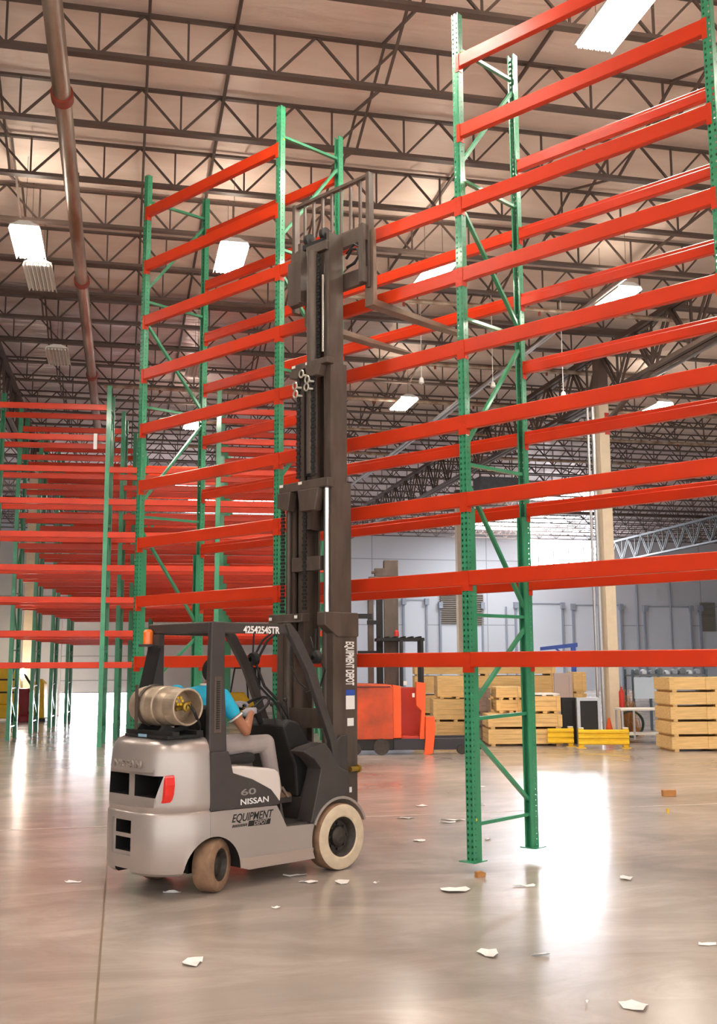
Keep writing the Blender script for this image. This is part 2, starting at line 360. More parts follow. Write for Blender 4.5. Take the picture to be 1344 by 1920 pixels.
for (a, b, t, bt, nm) in ((826, 866, 1114, 1170, 'brown wall louvre left of the thin far column'), (876, 907, 1114, 1172, 'brown wall louvre seen just right of the nearest rack post'), (1316, 1344, 1130, 1184, 'brown wall louvre at the right edge of the picture')):
    x0, x1 = wx(a), wx(b); z0, z1 = wz(a, bt), wz(a, t); mb = MB(); mb.box((x0, YW-0.1, z0), (x1, YW-0.07, z1)); n = 14
    for i in range(n): zz = z0+(z1-z0)*(i+0.5)/n; mb.box((x0, YW-0.2, zz-0.015), (x1, YW-0.1, zz+0.03))
    o = mb.build('wall_louvre', LOUV); tag(o, nm, 'vent', 'louvres in the far wall')
# vertical conduits on the far wall
for i, px in enumerate((1197, 1260, 950, 743)):
    x = wx(px); o = MB().cyl((x, YW-0.09, 0.0), (x, YW-0.09, 7.2 if i < 2 else 5.4), 0.06, 8).build('wall_conduit', RAILM, smooth=True)
    tag(o, 'grey vertical conduit on the far wall, the %s' % ('one right of the near cream column', 'rightmost one', 'one left of the near cream column', 'one behind the orange truck mast')[i], 'pipe')

# ------------------------------------------------------------------ joists, girders, columns
JX0, JX1, PN = -25.0, 44.5, 1.14
dj = HT-HJ
tc_, bc_, wb_ = MB(), MB(), MB()
tc_.bar((JX0, 0, dj), (JX1, 0, dj), 0.07, 0.04); bc_.bar((JX0, 0, 0), (JX1, 0, 0), 0.12, 0.055)
x = 0.63 - 22*PN
while x < JX1-PN:
    if x > JX0+PN:
        wb_.bar((x, 0, 0), (x, 0, dj), 0.028, 0.028); wb_.bar((x, 0, 0), (x+PN/2, 0, dj), 0.032, 0.032); wb_.bar((x, 0, 0), (x-PN/2, 0, dj), 0.032, 0.032)
    x += PN
tcm, bcm, wbm = tc_.mesh('top_chord', STEEL), bc_.mesh('bottom_chord', STEEL), wb_.mesh('web', STEEL)
for i, k in enumerate(range(-4, 28)):
    j = thing('roof_joist', 'open-web steel roof joist running across under the deck, %s of them counted from the camera' % NUM[i], 'roof joist', (0, Y0+k*SP, HJ), 0, 'roof joists')
    link('top_chord', tcm, j); link('bottom_chord', bcm, j); link('web', wbm, j)
def girder_meshes(L, hb):
    t, b, w = MB(), MB(), MB(); n = 9; s = L/n
    for sx in (-0.07, 0.07): t.bar((sx, 0, 0), (sx, L, 0), 0.10, 0.12); b.bar((sx, 0, -hb), (sx, L, -hb), 0.10, 0.10)
    for i in range(n):
        y0 = i*s
        for sx in (-0.05, 0.05): w.bar((sx, y0, 0), (sx, y0+s/2, -hb), 0.05, 0.05); w.bar((sx, y0+s/2, -hb), (sx, y0+s, 0), 0.05, 0.05)
        w.bar((0, y0+s/2, -hb), (0, y0+s/2, 0), 0.045, 0.045)
    return t, b, w
GL = 15.4
gm = {}
for key, M_ in (('d', STEEL), ('g', STEELG)):
    t, b, w = girder_meshes(GL, 1.15 if key == 'd' else 1.3); gm[key] = (t.mesh('top_chord', M_), b.mesh('bottom_chord', M_), w.mesh('web', M_))
for (X, key, nm, ys_) in ((11.5, 'd', 'over the near cream column', (-7.3, 8.1, 23.5, 38.9)), (-3.2, 'd', 'above the densely packed racks at left', (8.1, 23.5, 38.9)), (30.5, 'g', 'at the far right', (19, 34.4, 49.3))):
    for i, yy in enumerate(ys_):
        gz = CH+7.68 if key == 'd' else CH+7.6
        g_ = thing('roof_girder', 'heavy steel girder truss %s, %s span from the camera' % (nm, NUM[i]), 'girder', (X, yy, gz), 0, 'roof girders')
        for nme, me in zip(('top_chord', 'bottom_chord', 'web'), gm[key]): link(nme, me, g_)
# the deep dark purlins over the column lines
for i, yy in enumerate((23.5, 53.9)):
    o = MB().box((JX0, yy-0.09, CH+8.12), (JX1, yy+0.09, CH+8.3)).build('roof_beam', STEEL)
    tag(o, ('dark deep beam crossing under the roof above the near cream column', 'dark deep beam crossing low in front of the bright far skylights')[i], 'beam')
REDP = mat('red_band_paint', (196, 44, 36), 0.5)
def column(x, y, zt, lab, w=0.135, band=False, pipes=False):
    c = thing('building_column', lab, 'column', (x, y, 0))
    MB().box((-w, -w, 0.02), (w, w, zt)).build('shaft', CREAM, c, bevel=0.01)
    MB().box((-w-0.1, -w-0.1, 0), (w+0.1, w+0.1, 0.02)).build('base_plate', STEELG, c)
    MB().box((-w, -w, zt), (w, w, CH+7.6)).build('column_head', STEEL, c)
    if band: MB().box((w*0.1, -w-0.006, 7.35), (w, -w, 7.9)).build('red_band', REDP, c)
    if pipes:
        for q, dx in enumerate((-0.26, -0.40)): MB().cyl((dx, -0.05, 0.0), (dx, -0.05, 8.2), 0.045-0.012*q, 10).build('riser_pipe', GALVN, c, smooth=True)
    return c
column(11.45, 23.5, 8.25, 'cream square steel column standing behind the yellow guard rail, grey pipes beside it', band=True, pipes=True)
column(14.4, 44.0, 9.2, 'thin far cream column seen beside the nearest rack post', w=0.15)
column(-3.2, 37.9, 9.2, 'cream column behind the packed racks at the left edge', w=0.15)
# bridging rods under the deck, running away from the camera
for (X, r_, z, lab) in ((0.12, 0.022, HT-0.06, 'thin bridging rod under the deck left of centre'), (1.25, 0.026, HT-0.06, 'thin bridging rod under the deck right of the sprinkler main'), (5.35, 0.03, HT-0.08, 'bridging angle under the deck above the tall rack'), (9.75, 0.03, HJ+0.04, 'bridging angle along the joist bottoms at right'), (-4.9, 0.026, HT-0.06, 'bridging rod under the deck at the left edge')):
    o = MB().cyl((X, 6, z), (X, 62, z), r_, 6).build('bridging_rod', STEEL, smooth=True); tag(o, lab, 'rod', 'bridging rods under the deck')
# cross bridging between joists
xb = MB()
xb.bar((0, 0, 0.0), (0, SP, dj), 0.035, 0.035); xb.bar((0.04, 0, dj), (0.04, SP, 0.0), 0.035, 0.035); xbm = xb.mesh('cross_bridging', STEEL)
n = 0
for X in (3.25, -2.0, 7.6, 14.0, 18.5):
    for k in range(-3, 16):
        if X in (14.0, 18.5) and k < 3: continue
        o = link('cross_bridging', xbm, None, (X, Y0+k*SP, HJ)); n += 1
        tag(o, 'crossed steel bridging between two roof joists, row %s from the camera, %s line' % (NUM[k+3], {3.25: 'second', -2.0: 'leftmost', 7.6: 'third', 14.0: 'fourth', 18.5: 'rightmost'}[X]), 'bridging', 'cross bridging between the joists')
# sprinkler main with couplings, and smaller lines
COUP = mat('rusty_red_coupling', (150, 62, 40), 0.5)
ZM = CH+7.30
sm = thing('sprinkler_main', 'thick galvanised sprinkler main hanging under the joists at left', 'pipe', (-0.96, 8, ZM))
MB().cyl((0, 0, 0), (0, 28, 0), 0.115, 24).build('pipe', GALV, sm, smooth=True)
for yy in (5.2, 12.0, 18.8): MB().cyl((0, yy-0.09, 0), (0, yy+0.09, 0), 0.145, 20).build('coupling', COUP, sm, smooth=True)
for yy in (2.8, 9.6, 16.4, 23.2): MB().cyl((0, yy, 0), (0, yy, 1.05), 0.012, 6).build('hanger_rod', STEEL, sm)
for i, (y_, x0, x1) in enumerate(((24.6, 6.0, 24.0), (20.2, 4.0, 12.5), (28.4, -0.7, 22.0), (32.2, 2.0, 26.0), (36.0, 2.0, 28.0))):
    s_ = thing('sprinkler_branch', 'thin sprinkler branch line crossing under the joists, %s from the camera' % NUM[i], 'pipe', (x0, y_, CH+7.45), 0, 'sprinkler branch lines')
    MB().cyl((0, 0, 0), (x1-x0, 0, 0), 0.05, 10).build('pipe', GALV, s_, smooth=True)
    for q in range(int((x1-x0)//3)): MB().cyl((1.5+3*q, 0, 0), (1.5+3*q, 0, -0.12), 0.03, 8).build('sprinkler_head', COUP, s_)
for (X, y0, y1, z, lab) in ((9.2, 17, 40, CH+7.3, 'pale conduit running away under the joists beside the middle lamp'), (8.55, 26, 44, CH+6.9, 'second pale conduit running away lower down at centre'), (13.2, 15, 30, CH+7.3, 'pale conduit right of the tall rack')):
    tag(MB().cyl((X, y0, z), (X, y1, z), 0.05, 10).build('roof_conduit', GALVN, smooth=True), lab, 'pipe', 'conduits under the roof')
# pull cords hanging from the roof
for (px, py, d, top, lab) in ((790, 712, 22, 560, 'left'), (924, 720, 22.8, 610, 'middle'), (1056, 738, 22, 600, 'right')):
    p = D(px, py, d); q = D(px, top, d); c = thing('pull_cord', 'thin white cord with a small weight hanging from the roof, %s of the three' % lab, 'cord', (p.x, p.y, 0), 0, 'hanging cords')
    MB().cyl((0, 0, p.z), (0, 0, HD), 0.008, 6).build('cord', WHITE, c); MB().lathe([(0, 0.01), (0.03, 0.06), (0.12, 0.05), (0.16, 0.01)], (0, 0, p.z-0.1), (0, 0, 1), 10).build('weight', WHITE, c, smooth=True)
# grey duct box in the roof behind the tall rack
p = D(930, 910, 42); db = thing('duct_box', 'long grey duct box hanging under the roof behind the nearest rack frame', 'duct', (p.x, p.y, p.z), 0)
MB().box((-0.85, -0.4, -0.28), (0.85, 0.4, 0.28)).build('casing', STEELG, db, bevel=0.02)
for s in (-1, 1): MB().box((s*0.7-0.015, -0.02, 0.28), (s*0.7+0.015, 0.02, HD-p.z)).build('hanger_rod', STEEL, db)
# brace from the near column to the girder
for (dy, s_) in ((1, 'far'), (-1, 'near')):
    tag(MB().bar((11.45, 23.5+dy*0.14, 7.6), (11.45, 23.5+dy*2.6, CH+6.5), 0.09, 0.09).build('column_brace', STEEL), 'dark knee brace on the %s side of the near cream column' % s_, 'brace')

# ------------------------------------------------------------------ high-bay lamps
def make_lamp(lit, label):
    t = thing('high_bay_lamp', label, 'lamp', group='high bay lamps')
    hb = MB(); 
    hb.prism([(-0.33, 0.0), (-0.36, -0.07), (-0.35, -0.07), (-0.31, -0.008), (0.31, -0.008), (0.35, -0.07), (0.36, -0.07), (0.33, 0.0), (0.12, 0.07), (-0.12, 0.07)], 'y', -0.62, 0.62)
    hb.build('housing', WHITE, t)
    tb = MB()
    for i in range(6): tb.cyl((-0.25+0.1*i, -0.59, -0.04), (-0.25+0.1*i, 0.59, -0.04), 0.026, 8)
    tb.build('tubes', GLOW if lit else WHITE, t)
    if lit: MB().box((-0.11, -0.55, 0.0705), (0.11, 0.55, 0.073)).build('added_uplight', UPGLOW, t)  # glowing strip added on top of the housing to brighten the deck
    rf = MB()
    for i in range(5): rf.box((-0.205+0.1*i, -0.6, -0.065), (-0.195+0.1*i, 0.6, -0.012))
    rf.build('reflector', WHITE, t)
    for s in (-0.5, 0.5): MB().cyl((0, s, 0.06), (0, s, 1.31), 0.006, 6).build('hanger_wire', STEEL, t)
    return t
def lamp_at(lit, label):
    l = make_lamp(lit, label); l.scale = (0.72, 1.12, 1.0); return l
lab0 = {(0,0): 'bright lamp at the top right corner', (1,0): 'bright lamp at the far left', (1,1): 'bright lamp in front of the left rack bay, square-looking', (1,2): 'bright lamp behind the nearest post at centre', (1,3): 'bright lamp behind the beams at upper right', (2,0): 'bright lamp low at centre left of the nearest post', (2,1): 'bright lamp beside the near column head', (3,0): 'small distant lamp seen through the left rack bay'}
lamps = {}
for key, (px, py) in {(1,0): (53,452), (1,1): (432,481), (1,2): (813,509), (1,3): (1150,558), (2,0): (755,755), (2,1): (1224,764), (0,0): (1160,20), (3,0): (361,793)}.items():
    r = ray(px, py); p = EYE + r*(7.15/r.z); l = lamp_at(True, 'lit rectangular high bay lamp, ' + lab0[key]); l.location = p
for key, (px, py), lb in ((0, (76, 517), 'below the bright lamp at far left'), (1, (110, 667), 'further down at left above the packed racks'), (2, (368, 690), 'seen through the left rack bay')):
    r = ray(px, py); p = EYE + r*(7.15/r.z); l = lamp_at(False, 'unlit white high bay lamp hanging ' + lb); l.location = p
# the rows go on behind and beside the camera
for (x, y) in ((-8.5, 17.8), (1.6, 9.2), (8.4, 9.2), (1.6, 1.0), (-5.2, 1.0), (8.4, 1.0), (-5.2, 9.2), (15.5, 18), (22, 27), (22, 9.2), (15, 9.2)):
    l = lamp_at(True, 'lit high bay lamp of the rows that go on outside the picture'); l.location = (x, y, CH+7.15)

# ------------------------------------------------------------------ pallet racks
LIFT = 0.08                     # the forks carry the tall rack clear of the floor
PW, PD = 0.076, 0.070
def channel(mb, w, d, t, z0, z1, y0=0.0, lip=0.016):
    h = w/2
    poly = [(-h, -d/2), (h, -d/2), (h, d/2), (h-lip, d/2), (h-lip, d/2-t), (h-t, d/2-t), (h-t, -d/2+t), (-h+t, -d/2+t), (-h+t, d/2-t), (-h+lip, d/2-t), (-h+lip, d/2), (-h, d/2)]
    n = len(poly); vs = [(x, y+y0, z0) for x, y in poly]+[(x, y+y0, z1) for x, y in poly]
    mb.add(vs, [(i, (i+1)%n, n+(i+1)%n, n+i) for i in range(n)]+[tuple(range(n)), tuple(n+i for i in range(n))])
H_RACK = 8.01
FD = 0.9556
mb = MB(); channel(mb, PW, PD, 0.004, 0.008, H_RACK); POSTM = mb.mesh('post', GREEN)
mb = MB(); channel(mb, PW-0.002, 0.05, 0.004, 0.008, 3.12, y0=PD/2+0.026); REINM = mb.mesh('reinforcement', GREENP)
mb = MB(); mb.box((-0.085, -0.09, 0), (0.085, 0.10, 0.009)); 
for s in (-1, 1): mb.cyl((s*0.065, -0.07, 0.0091), (s*0.065, -0.07, 0.011), 0.009, 10)
PLATEM = mb.mesh('base_plate', GREENP)
STK = mat('yellow_sticker', (236, 214, 40), 0.5)
horiz = [(0.31, 0.31), (1.22, 1.24), (2.145, 2.15), (3.53, 3.55), (4.93, 4.96), (6.31, 6.33), (7.66, 7.72)]
diag = [(1.08, 0.42), (1.34, 2.05), (3.34, 2.23), (3.74, 4.81), (6.01, 5.07), (6.5, 7.58)]
def brace_mesh(name, za, zb):
    mb = MB(); a, b = Vector((0, 0.04, za)), Vector((0, FD-0.04, zb)); mb.bar(a, b, 0.030, 0.038, up=(1, 0, 0)); return mb.mesh(name, GREENP)
HM = [brace_mesh('horizontal_brace', *z) for z in horiz]; DM = [brace_mesh('diagonal_brace', *z) for z in diag]
mb = MB()
for z in horiz: mb.bar((0, 0.03, z[0]), (0, FD-0.03, z[1]), 0.03, 0.038, up=(1,0,0))
for z in diag: mb.bar((0, 0.03, z[0]), (0, FD-0.03, z[1]), 0.03, 0.038, up=(1,0,0))
ALLBR = mb.mesh('bracing', GREENP)
def frame(parent, x, full=True, post=None, h=None):
    f = bpy.data.objects.new('upright_frame', None); C.objects.link(f); f.parent = parent; f.location = (x, 0, 0); f.empty_display_size = 0.1
    for back in (0, 1):
        loc, rot = ((0, FD if back else 0, 0), (0, 0, PI if back else 0))
        link('post', post or POSTM, f, loc, rot)
        if full:
            link('reinforcement', REINM, f, loc, rot); link('base_plate', PLATEM, f, loc, rot)
            st = MB().box((0.0385, 0.005, 0.345), (0.0395, 0.022, 0.365)).mesh('sticker', STK); link('sticker', st, f, loc, rot)
            st2 = MB().box((0.0385, 0.005, 7.60), (0.0395, 0.022, 7.62)).mesh('sticker', STK); link('sticker', st2, f, loc, rot)
    if full:
        for m_ in HM: link('horizontal_brace', m_, f)
        for m_ in DM: link('diagonal_brace', m_, f)
    else: link('bracing', ALLBR, f)
    return f
def beam_mesh(L, name='beam'):
    # step beam: full-height outer half, lower inner half where decks sit; local x along, outer face at y=0, z centred
    c = 0.006; h = 0.0665
    prof = [(0, -h+c), (c, -h), (0.064-c, -h), (0.064, -h+c), (0.064, h-0.041-c), (0.064-c, h-0.041), (0.041, h-0.041), (0.041, h-c), (0.041-c, h), (c, h), (0, h-c)]
    return MB().prism(prof, 'x', PW/2+0.003, L-PW/2-0.003).mesh(name, RED)
def conn_mesh():
    mb = MB(); mb.box((0.0, -0.005, -0.115), (PW/2+0.004, -0.0015, 0.0665)); mb.box((PW/2+0.0005, -0.005, -0.115), (PW/2+0.004, 0.058, 0.0665))
    for z in (-0.085, -0.03, 0.03): mb.cyl((0.021, -0.005, z), (0.021, -0.0075, z), 0.008, 8)
    return mb.mesh('connector', RED)
BL = 2.51
BM, CM = beam_mesh(BL), conn_mesh()
CLIPM = MB().box((PW/2+0.004, 0.0, -0.11), (PW/2+0.016, 0.03, -0.075)).mesh('safety_clip', RED)
def beam(parent, x0, z, back=False, conn=True, bm=None, y=None):
    """beam between the frames at x0 and x0+BL"""
    yo = -PD/2-0.0005
    b = link('beam', bm or BM, parent, (x0, yo, z) if not back else (x0+BL, FD-yo, z), (0, 0, PI if back else 0))
    if conn:
        for s in (0, 1):
            c = link('connector', CM, b, (0, 0, 0) if s == 0 else (BL, 0, 0)); 
            if s: c.scale = (-1, 1, 1)
    return b
LV = [1.745, 2.475, 3.195, 3.915, 4.635, 5.34, 6.045, 6.78, 7.505]
pr = W(0.98455, 9.489)
rack = thing('pallet_rack', 'tall green and orange pallet rack held just off the floor by the forklift forks', 'pallet rack', (pr.x, pr.y, LIFT), -0.74288-A)
for i in (-1, 0, 1, 2): frame(rack, -BL*i)
for z in LV: beam(rack, 0, z); 
for z in LV[:8]: beam(rack, 0, z, back=True)
for z in LV[:7]: beam(rack, -BL, z)
for z in (LV[0], LV[1], LV[2], LV[3], LV[5], LV[6]): beam(rack, -BL, z, back=True)
for z in LV: beam(rack, -2*BL, z); beam(rack, -2*BL, z, back=True)
# wood chock left on the beam ends / labels
WSTK = mat('white_label', (240, 236, 226), 0.6)
MB().box((0.040, -0.030, 3.79), (0.0405, 0.012, 3.83)).build('label_sticker', WSTK, rack)

mb = MB(); channel(mb, 0.10, 0.085, 0.005, 0, 8.15); POSTF = mb.mesh('post', GREENP)
rows_levels = [D(190, py, 23.5).z for py in (765, 822, 881, 941, 1003, 1065, 1125, 1188, 1247)][::-1]
th = math.radians(8.5) - A
o0 = W(*(lambda p: (p[0], p[1]))(((199-672)/FP*23.75, 23.5)))
ux, uy = Vector((math.cos(th), math.sin(th), 0)), Vector((-math.sin(th), math.cos(th), 0))
RN = ['nearest', 'second', 'third', 'fourth', 'fifth', 'sixth']
for r_ in range(5):
    o = o0 + uy*(2.5*r_) + ux*(0.14*r_)
    t = thing('pallet_rack', '%s row from the camera of the packed green and orange racks at left' % RN[r_], 'pallet rack', (o.x, o.y, 0), th, 'packed pallet racks at left')
    for b in (-1, 0, 1, 2): frame(t, BL*b, full=False, post=POSTF)
    for z in rows_levels: beam(t, -BL, z, conn=False); beam(t, -BL, z, back=True, conn=False)
    for z in rows_levels[:(7 if r_ < 3 else 9)]: beam(t, 0, z, conn=False); beam(t, 0, z, back=True, conn=False)
    for z in rows_levels: beam(t, BL, z, conn=False); beam(t, BL, z, back=True, conn=False)
q = D(180, 789, 23.3); zb = rows_levels[7]+0.0665
tg = thing('paper_tag', 'pale paper strip hanging from a high beam of the packed racks', 'tag', (q.x, q.y, zb), th)
MB().box((-0.04, -0.006, -0.36), (0.04, -0.001, 0.0)).build('strip', PAPER, tg); MB().box((-0.04, -0.006, 0.0), (0.04, 0.07, 0.004)).build('fold', PAPER, tg)

# ------------------------------------------------------------------ forklift
K = 1.047
fo = W(-0.554, 9.940)
FRZ = math.atan2(0.714, 0.70) - A
FK = thing('forklift', 'silver and charcoal gas forklift with its mast fully raised, driver on board, cream-walled tyres', 'forklift', (fo.x, fo.y, 0), FRZ)
YC = -0.03
def F(): return MB(K)
# wheels
def wheel(name, r, w, y, x, rz=0.0, cream=TYRE):
    t = bpy.data.objects.new(name, None); C.objects.link(t); t.parent = FK; t.location = (x*K, y*K, r*K); t.rotation_euler = (0, 0, rz)
    ri = r*0.60; o = -1   # outer face towards -y
    F().lathe([(-w/2+0.008, ri), (-w/2, ri+0.01), (-w/2, r-0.03), (-w/2+0.012, r-0.008)], (0, 0, 0), (0, 1, 0), 48).build('sidewall', cream, t, smooth=True)
    F().lathe([(-w/2+0.012, r-0.008), (-w/2+0.03, r), (w/2-0.03, r), (w/2-0.01, r-0.01), (w/2, r-0.03), (w/2, ri)], (0, 0, 0), (0, 1, 0), 48).build('tread', TREAD, t, smooth=True)
    mb = F(); mb.lathe([(-w/2+0.008, ri+0.002), (-w/2+0.02, ri-0.012), (-w/2+0.075, ri-0.035), (-w/2+0.08, 0.085), (-w/2+0.045, 0.08), (-w/2+0.03, 0.06), (-w/2+0.025, 0.05), (-w/2+0.018, 0.0)], (0, 0, 0), (0, 1, 0), 40)
    for i in range(8):
        a = 2*PI*i/8; mb.cyl((math.cos(a)*0.105, -w/2+0.08, math.sin(a)*0.105), (math.cos(a)*0.105, -w/2+0.055, math.sin(a)*0.105), 0.012, 6)
    mb.build('hub', WHEEL, t, smooth=True)
    return t
wheel('front_wheel', 0.272, 0.20, YC-0.41, 0.0); wheel('front_wheel', 0.272, 0.20, YC+0.41, 0.0, PI)
wheel('rear_wheel', 0.20, 0.165, YC-0.36, -1.265, math.radians(27), TREAD); wheel('rear_wheel', 0.20, 0.165, YC+0.36, -1.265, PI+math.radians(27), TREAD)
F().box((-1.36, -0.22, 0.12), (-1.24, 0.17, 0.28)).build('rear_axle', BLACK, FK)
# counterweight
def plan(inset, z, xr=-1.83, hw=0.47, x0=-1.365, n=2.6):
    pts = []; N = 36; A_ = 0.40; xs_ = xr + A_
    for i in range(N+1):
        t = PI*i/N; c, s = math.cos(t), math.sin(t)
        y = (hw-inset)*math.copysign(abs(c)**(2/n), c); x = xs_ - (A_-inset)*abs(s)**(2/n)
        pts.append((x, YC+y, z))
    pts = [(x0, YC+(hw-inset), z)] + pts + [(x0, YC-(hw-inset), z)]
    return pts
mb = F()
mb.loft([plan(i, z) for z, i in ((0.165, 0.035), (0.185, 0.012), (0.22, 0.002), (0.40, 0.0), (0.600, 0.002), (0.612, 0.008), (0.620, 0.018), (0.628, 0.016), (0.64, 0.010), (0.68, 0.008), (0.95, 0.016), (1.05, 0.026), (1.105, 0.040), (1.140, 0.062), (1.158, 0.095), (1.164, 0.16))])
cw = mb.build('counterweight', [SILVER, BLACK], FK, smooth=False)
def cutter(fn, mi=1):
    q = F(); q.m = mi; fn(q); o = q.build('cutter', [SILVER, BLACK]); o.parent = FK; return o
def tp(q, z0, z1, ya, yb, sk=0.0, x0=-1.95, x1=-1.62):
    q.prism([(ya, z0), (yb, z0), (yb+sk, z1), (ya, z1)], 'x', x0, x1)
cs = [cutter(lambda q: q.prism([(-0.395, 0.66), (0.34, 0.66), (0.37, 0.70), (0.37, 0.915), (-0.44, 0.915), (-0.435, 0.88)], 'x', -2.0, -1.765), 0),
      cutter(lambda q: q.prism([(-0.34, 0.73), (-0.075, 0.73), (-0.075, 0.89), (-0.385, 0.89)], 'x', -1.9, -1.55)),
      cutter(lambda q: q.prism([(0.0, 0.73), (0.27, 0.73), (0.27, 0.89), (0.0, 0.89)], 'x', -1.9, -1.55)),
      cutter(lambda q: q.box((-2.0, -0.13, 0.30), (-1.80, 0.13, 0.565)), 0),
      cutter(lambda q: q.box((-1.9, -0.105, 0.325), (-1.6, 0.11, 0.425))), cutter(lambda q: q.box((-1.9, -0.105, 0.455), (-1.6, 0.11, 0.55))),
      cutter(lambda q: q.box((-1.86, -0.12, 0.1), (-1.66, 0.08, 0.205))),
      cutter(lambda q: q.cyl((-1.33, -0.7, 0.16), (-1.33, 0.7, 0.16), 0.262, 40))]
cut(cw, cs); fin(cw, smooth=True, ang=30)
text_obj('cast_lettering', 'NISSAN', 0.075*K, SILVER, FK, (-1.818*K, 0.13*K, 0.945*K), (0, -1, 0), (0, 0, 1), width=0.36*K, depth=0.006)
F().loft([[(x, y, z) for (y, z) in ((-0.415, 0.725), (-0.40, 0.70), (-0.425, 0.70), (-0.452, 0.76), (-0.462, 0.83), (-0.455, 0.885), (-0.445, 0.90), (-0.43, 0.86))] for x in (-1.752, -1.67)]).build('tail_lamp', mat('red_lens', (236, 40, 30), 0.25, coat=0.5), FK, bevel=0.004)
cwt = F(); cwt.prism([(-1.62, 0.17), (-1.62, 0.6), (-1.40, 0.6), (-1.40, 0.43)], 'y', 0.30, 0.31)
# side frame, silver skirt on both sides
mb = F(); mb.prism([(-1.362, 0.605), (-1.362, 0.16), (-1.07, 0.16), (-0.98, 0.135), (-0.287, 0.128), (-0.10, 0.30), (-0.245, 0.405), (-0.595, 0.417), (-0.66, 0.53), (-0.70, 0.592), (-1.28, 0.607)], 'y', YC-0.468, YC+0.468)
fr = mb.build('side_frame', [SILVER, BLACK], FK)
cut(fr, [cutter(lambda q: q.cyl((-1.33, -0.7, 0.16), (-1.33, 0.7, 0.16), 0.262, 40)), cutter(lambda q: q.cyl((0, -0.7, 0.272), (0, 0.7, 0.272), 0.315, 48))]); fin(fr, smooth=True, ang=25, bevel=0.006)
F().prism([(-1.062, 0.225), (-0.30, 0.215), (-0.31, 0.135), (-0.98, 0.14), (-1.062, 0.165)], 'y', YC-0.4705, YC-0.467).build('lower_skirt', mat('darker_silver_paint', (176, 160, 148), 0.4, 0.2), FK)
# charcoal engine side panels and silver hood
hs = [(-1.366, 0.609), (-0.70, 0.594), (-0.663, 0.611), (-0.696, 0.653), (-0.762, 0.723), (-0.838, 0.761), (-0.956, 0.818), (-1.081, 0.857), (-1.153, 0.881), (-1.186, 1.008), (-1.20, 1.05), (-1.366, 1.05)]
F().prism(hs, 'y', YC-0.472, YC+0.472).build('engine_cover', DARK, FK, bevel=0.008)
F().prism([(-1.30, 0.75), (-0.655, 0.612), (-0.648, 0.70), (-0.655, 0.80), (-0.675, 0.85), (-0.71, 0.875), (-0.80, 0.893), (-0.915, 0.905), (-1.08, 0.926), (-1.30, 0.93)], 'y', YC-0.462, YC+0.462).build('hood', mat('pale_hood_paint', (222, 212, 204), 0.4, coat=0.2), FK, bevel=0.02, seg=3)
# floor, dash and front cowl
mb = F(); mb.box((-0.66, YC-0.43, 0.38), (-0.12, YC+0.43, 0.425)); mb.prism([(-0.655, 0.42), (-0.655, 0.60), (-0.64, 0.60), (-0.60, 0.42)], 'y', YC-0.455, YC+0.45); mb.box((-0.28, YC-0.40, 0.42), (-0.10, YC+0.40, 0.60)); mb.prism([(-0.28, 0.5), (-0.14, 0.85), (-0.10, 0.85), (-0.10, 0.5)], 'y', YC-0.40, YC+0.40)
mb.box((-0.655, YC-0.2, 0.56), (-0.30, YC+0.44, 0.60))
mb.build('floor_plate', DARK, FK)
fe = [(-0.335, 0.413), (-0.253, 0.696), (-0.218, 0.844), (-0.30, 0.93), (-0.42, 0.995), (-0.36, 1.02), (-0.17, 1.055), (-0.09, 0.97), (0.0, 0.84), (0.10, 0.80), (0.12, 0.62), (0.024, 0.600), (-0.07, 0.592), (-0.16, 0.555), (-0.229, 0.495), (-0.276, 0.407)]
for s in (-1, 1): F().prism(fe, 'y', YC+s*0.475, YC+s*0.30).build('front_fender', DARK, FK, bevel=0.008)
arch = [(0.33*math.cos(a), 0.272+0.33*math.sin(a)) for a in [math.radians(20+i*7.6) for i in range(19)]]; arch = [(x, z) for x, z in arch]
arc2 = [(0.308*x/0.33, 0.272+(z-0.272)*0.308/0.33) for x, z in arch]
for s in (-1, 1): F().prism(arch+arc2[::-1], 'y', YC+s*0.482, YC+s*0.44).build('wheel_arch_trim', SILVER, FK)
F().prism([(-0.28, 0.60), (-0.30, 0.86), (-0.40, 1.08), (-0.44, 1.19), (-0.37, 1.25), (-0.26, 1.22), (-0.14, 1.06), (-0.08, 1.04), (-0.08, 0.60)], 'y', YC-0.24, YC+0.36).build('dashboard', BLACK, FK, bevel=0.02)
mb = F(); 
for i, (x, z) in enumerate(((-0.50, 1.26), (-0.46, 1.28), (-0.42, 1.30))): mb.cyl((x, -0.24-0.04*i, z-0.04), (x-0.05, -0.26-0.04*i, z+0.11), 0.006, 6); mb.lathe([(0, 0.004), (0.012, 0.018), (0.03, 0.018), (0.042, 0.004)], (x-0.05, -0.26-0.04*i, z+0.10), (-0.05, 0, 0.14), 12)
mb.build('lift_levers', BLACK, FK, smooth=True)
sw = F(); cx, cy, cz = -0.50, 0.05, 1.345; ax = Vector((-0.55, 0, 0.83)).normalized(); u_ = ax.cross(Vector((0, 1, 0))).normalized()
sw.tube([Vector((cx, cy, cz))+(Vector((0,1,0))*math.cos(t)+u_*math.sin(t))*0.15 for t in [2*PI*i/32 for i in range(33)]], 0.013, 8)
for a in (0.3, 2.8, 4.7): sw.bar((cx, cy, cz), Vector((cx, cy, cz))+(Vector((0,1,0))*math.cos(a)+u_*math.sin(a))*0.15, 0.02, 0.01)
sw.cyl((cx, cy, cz), Vector((cx, cy, cz))-ax*0.2, 0.025, 10); sw.build('steering_wheel', BLACK, FK, smooth=True)
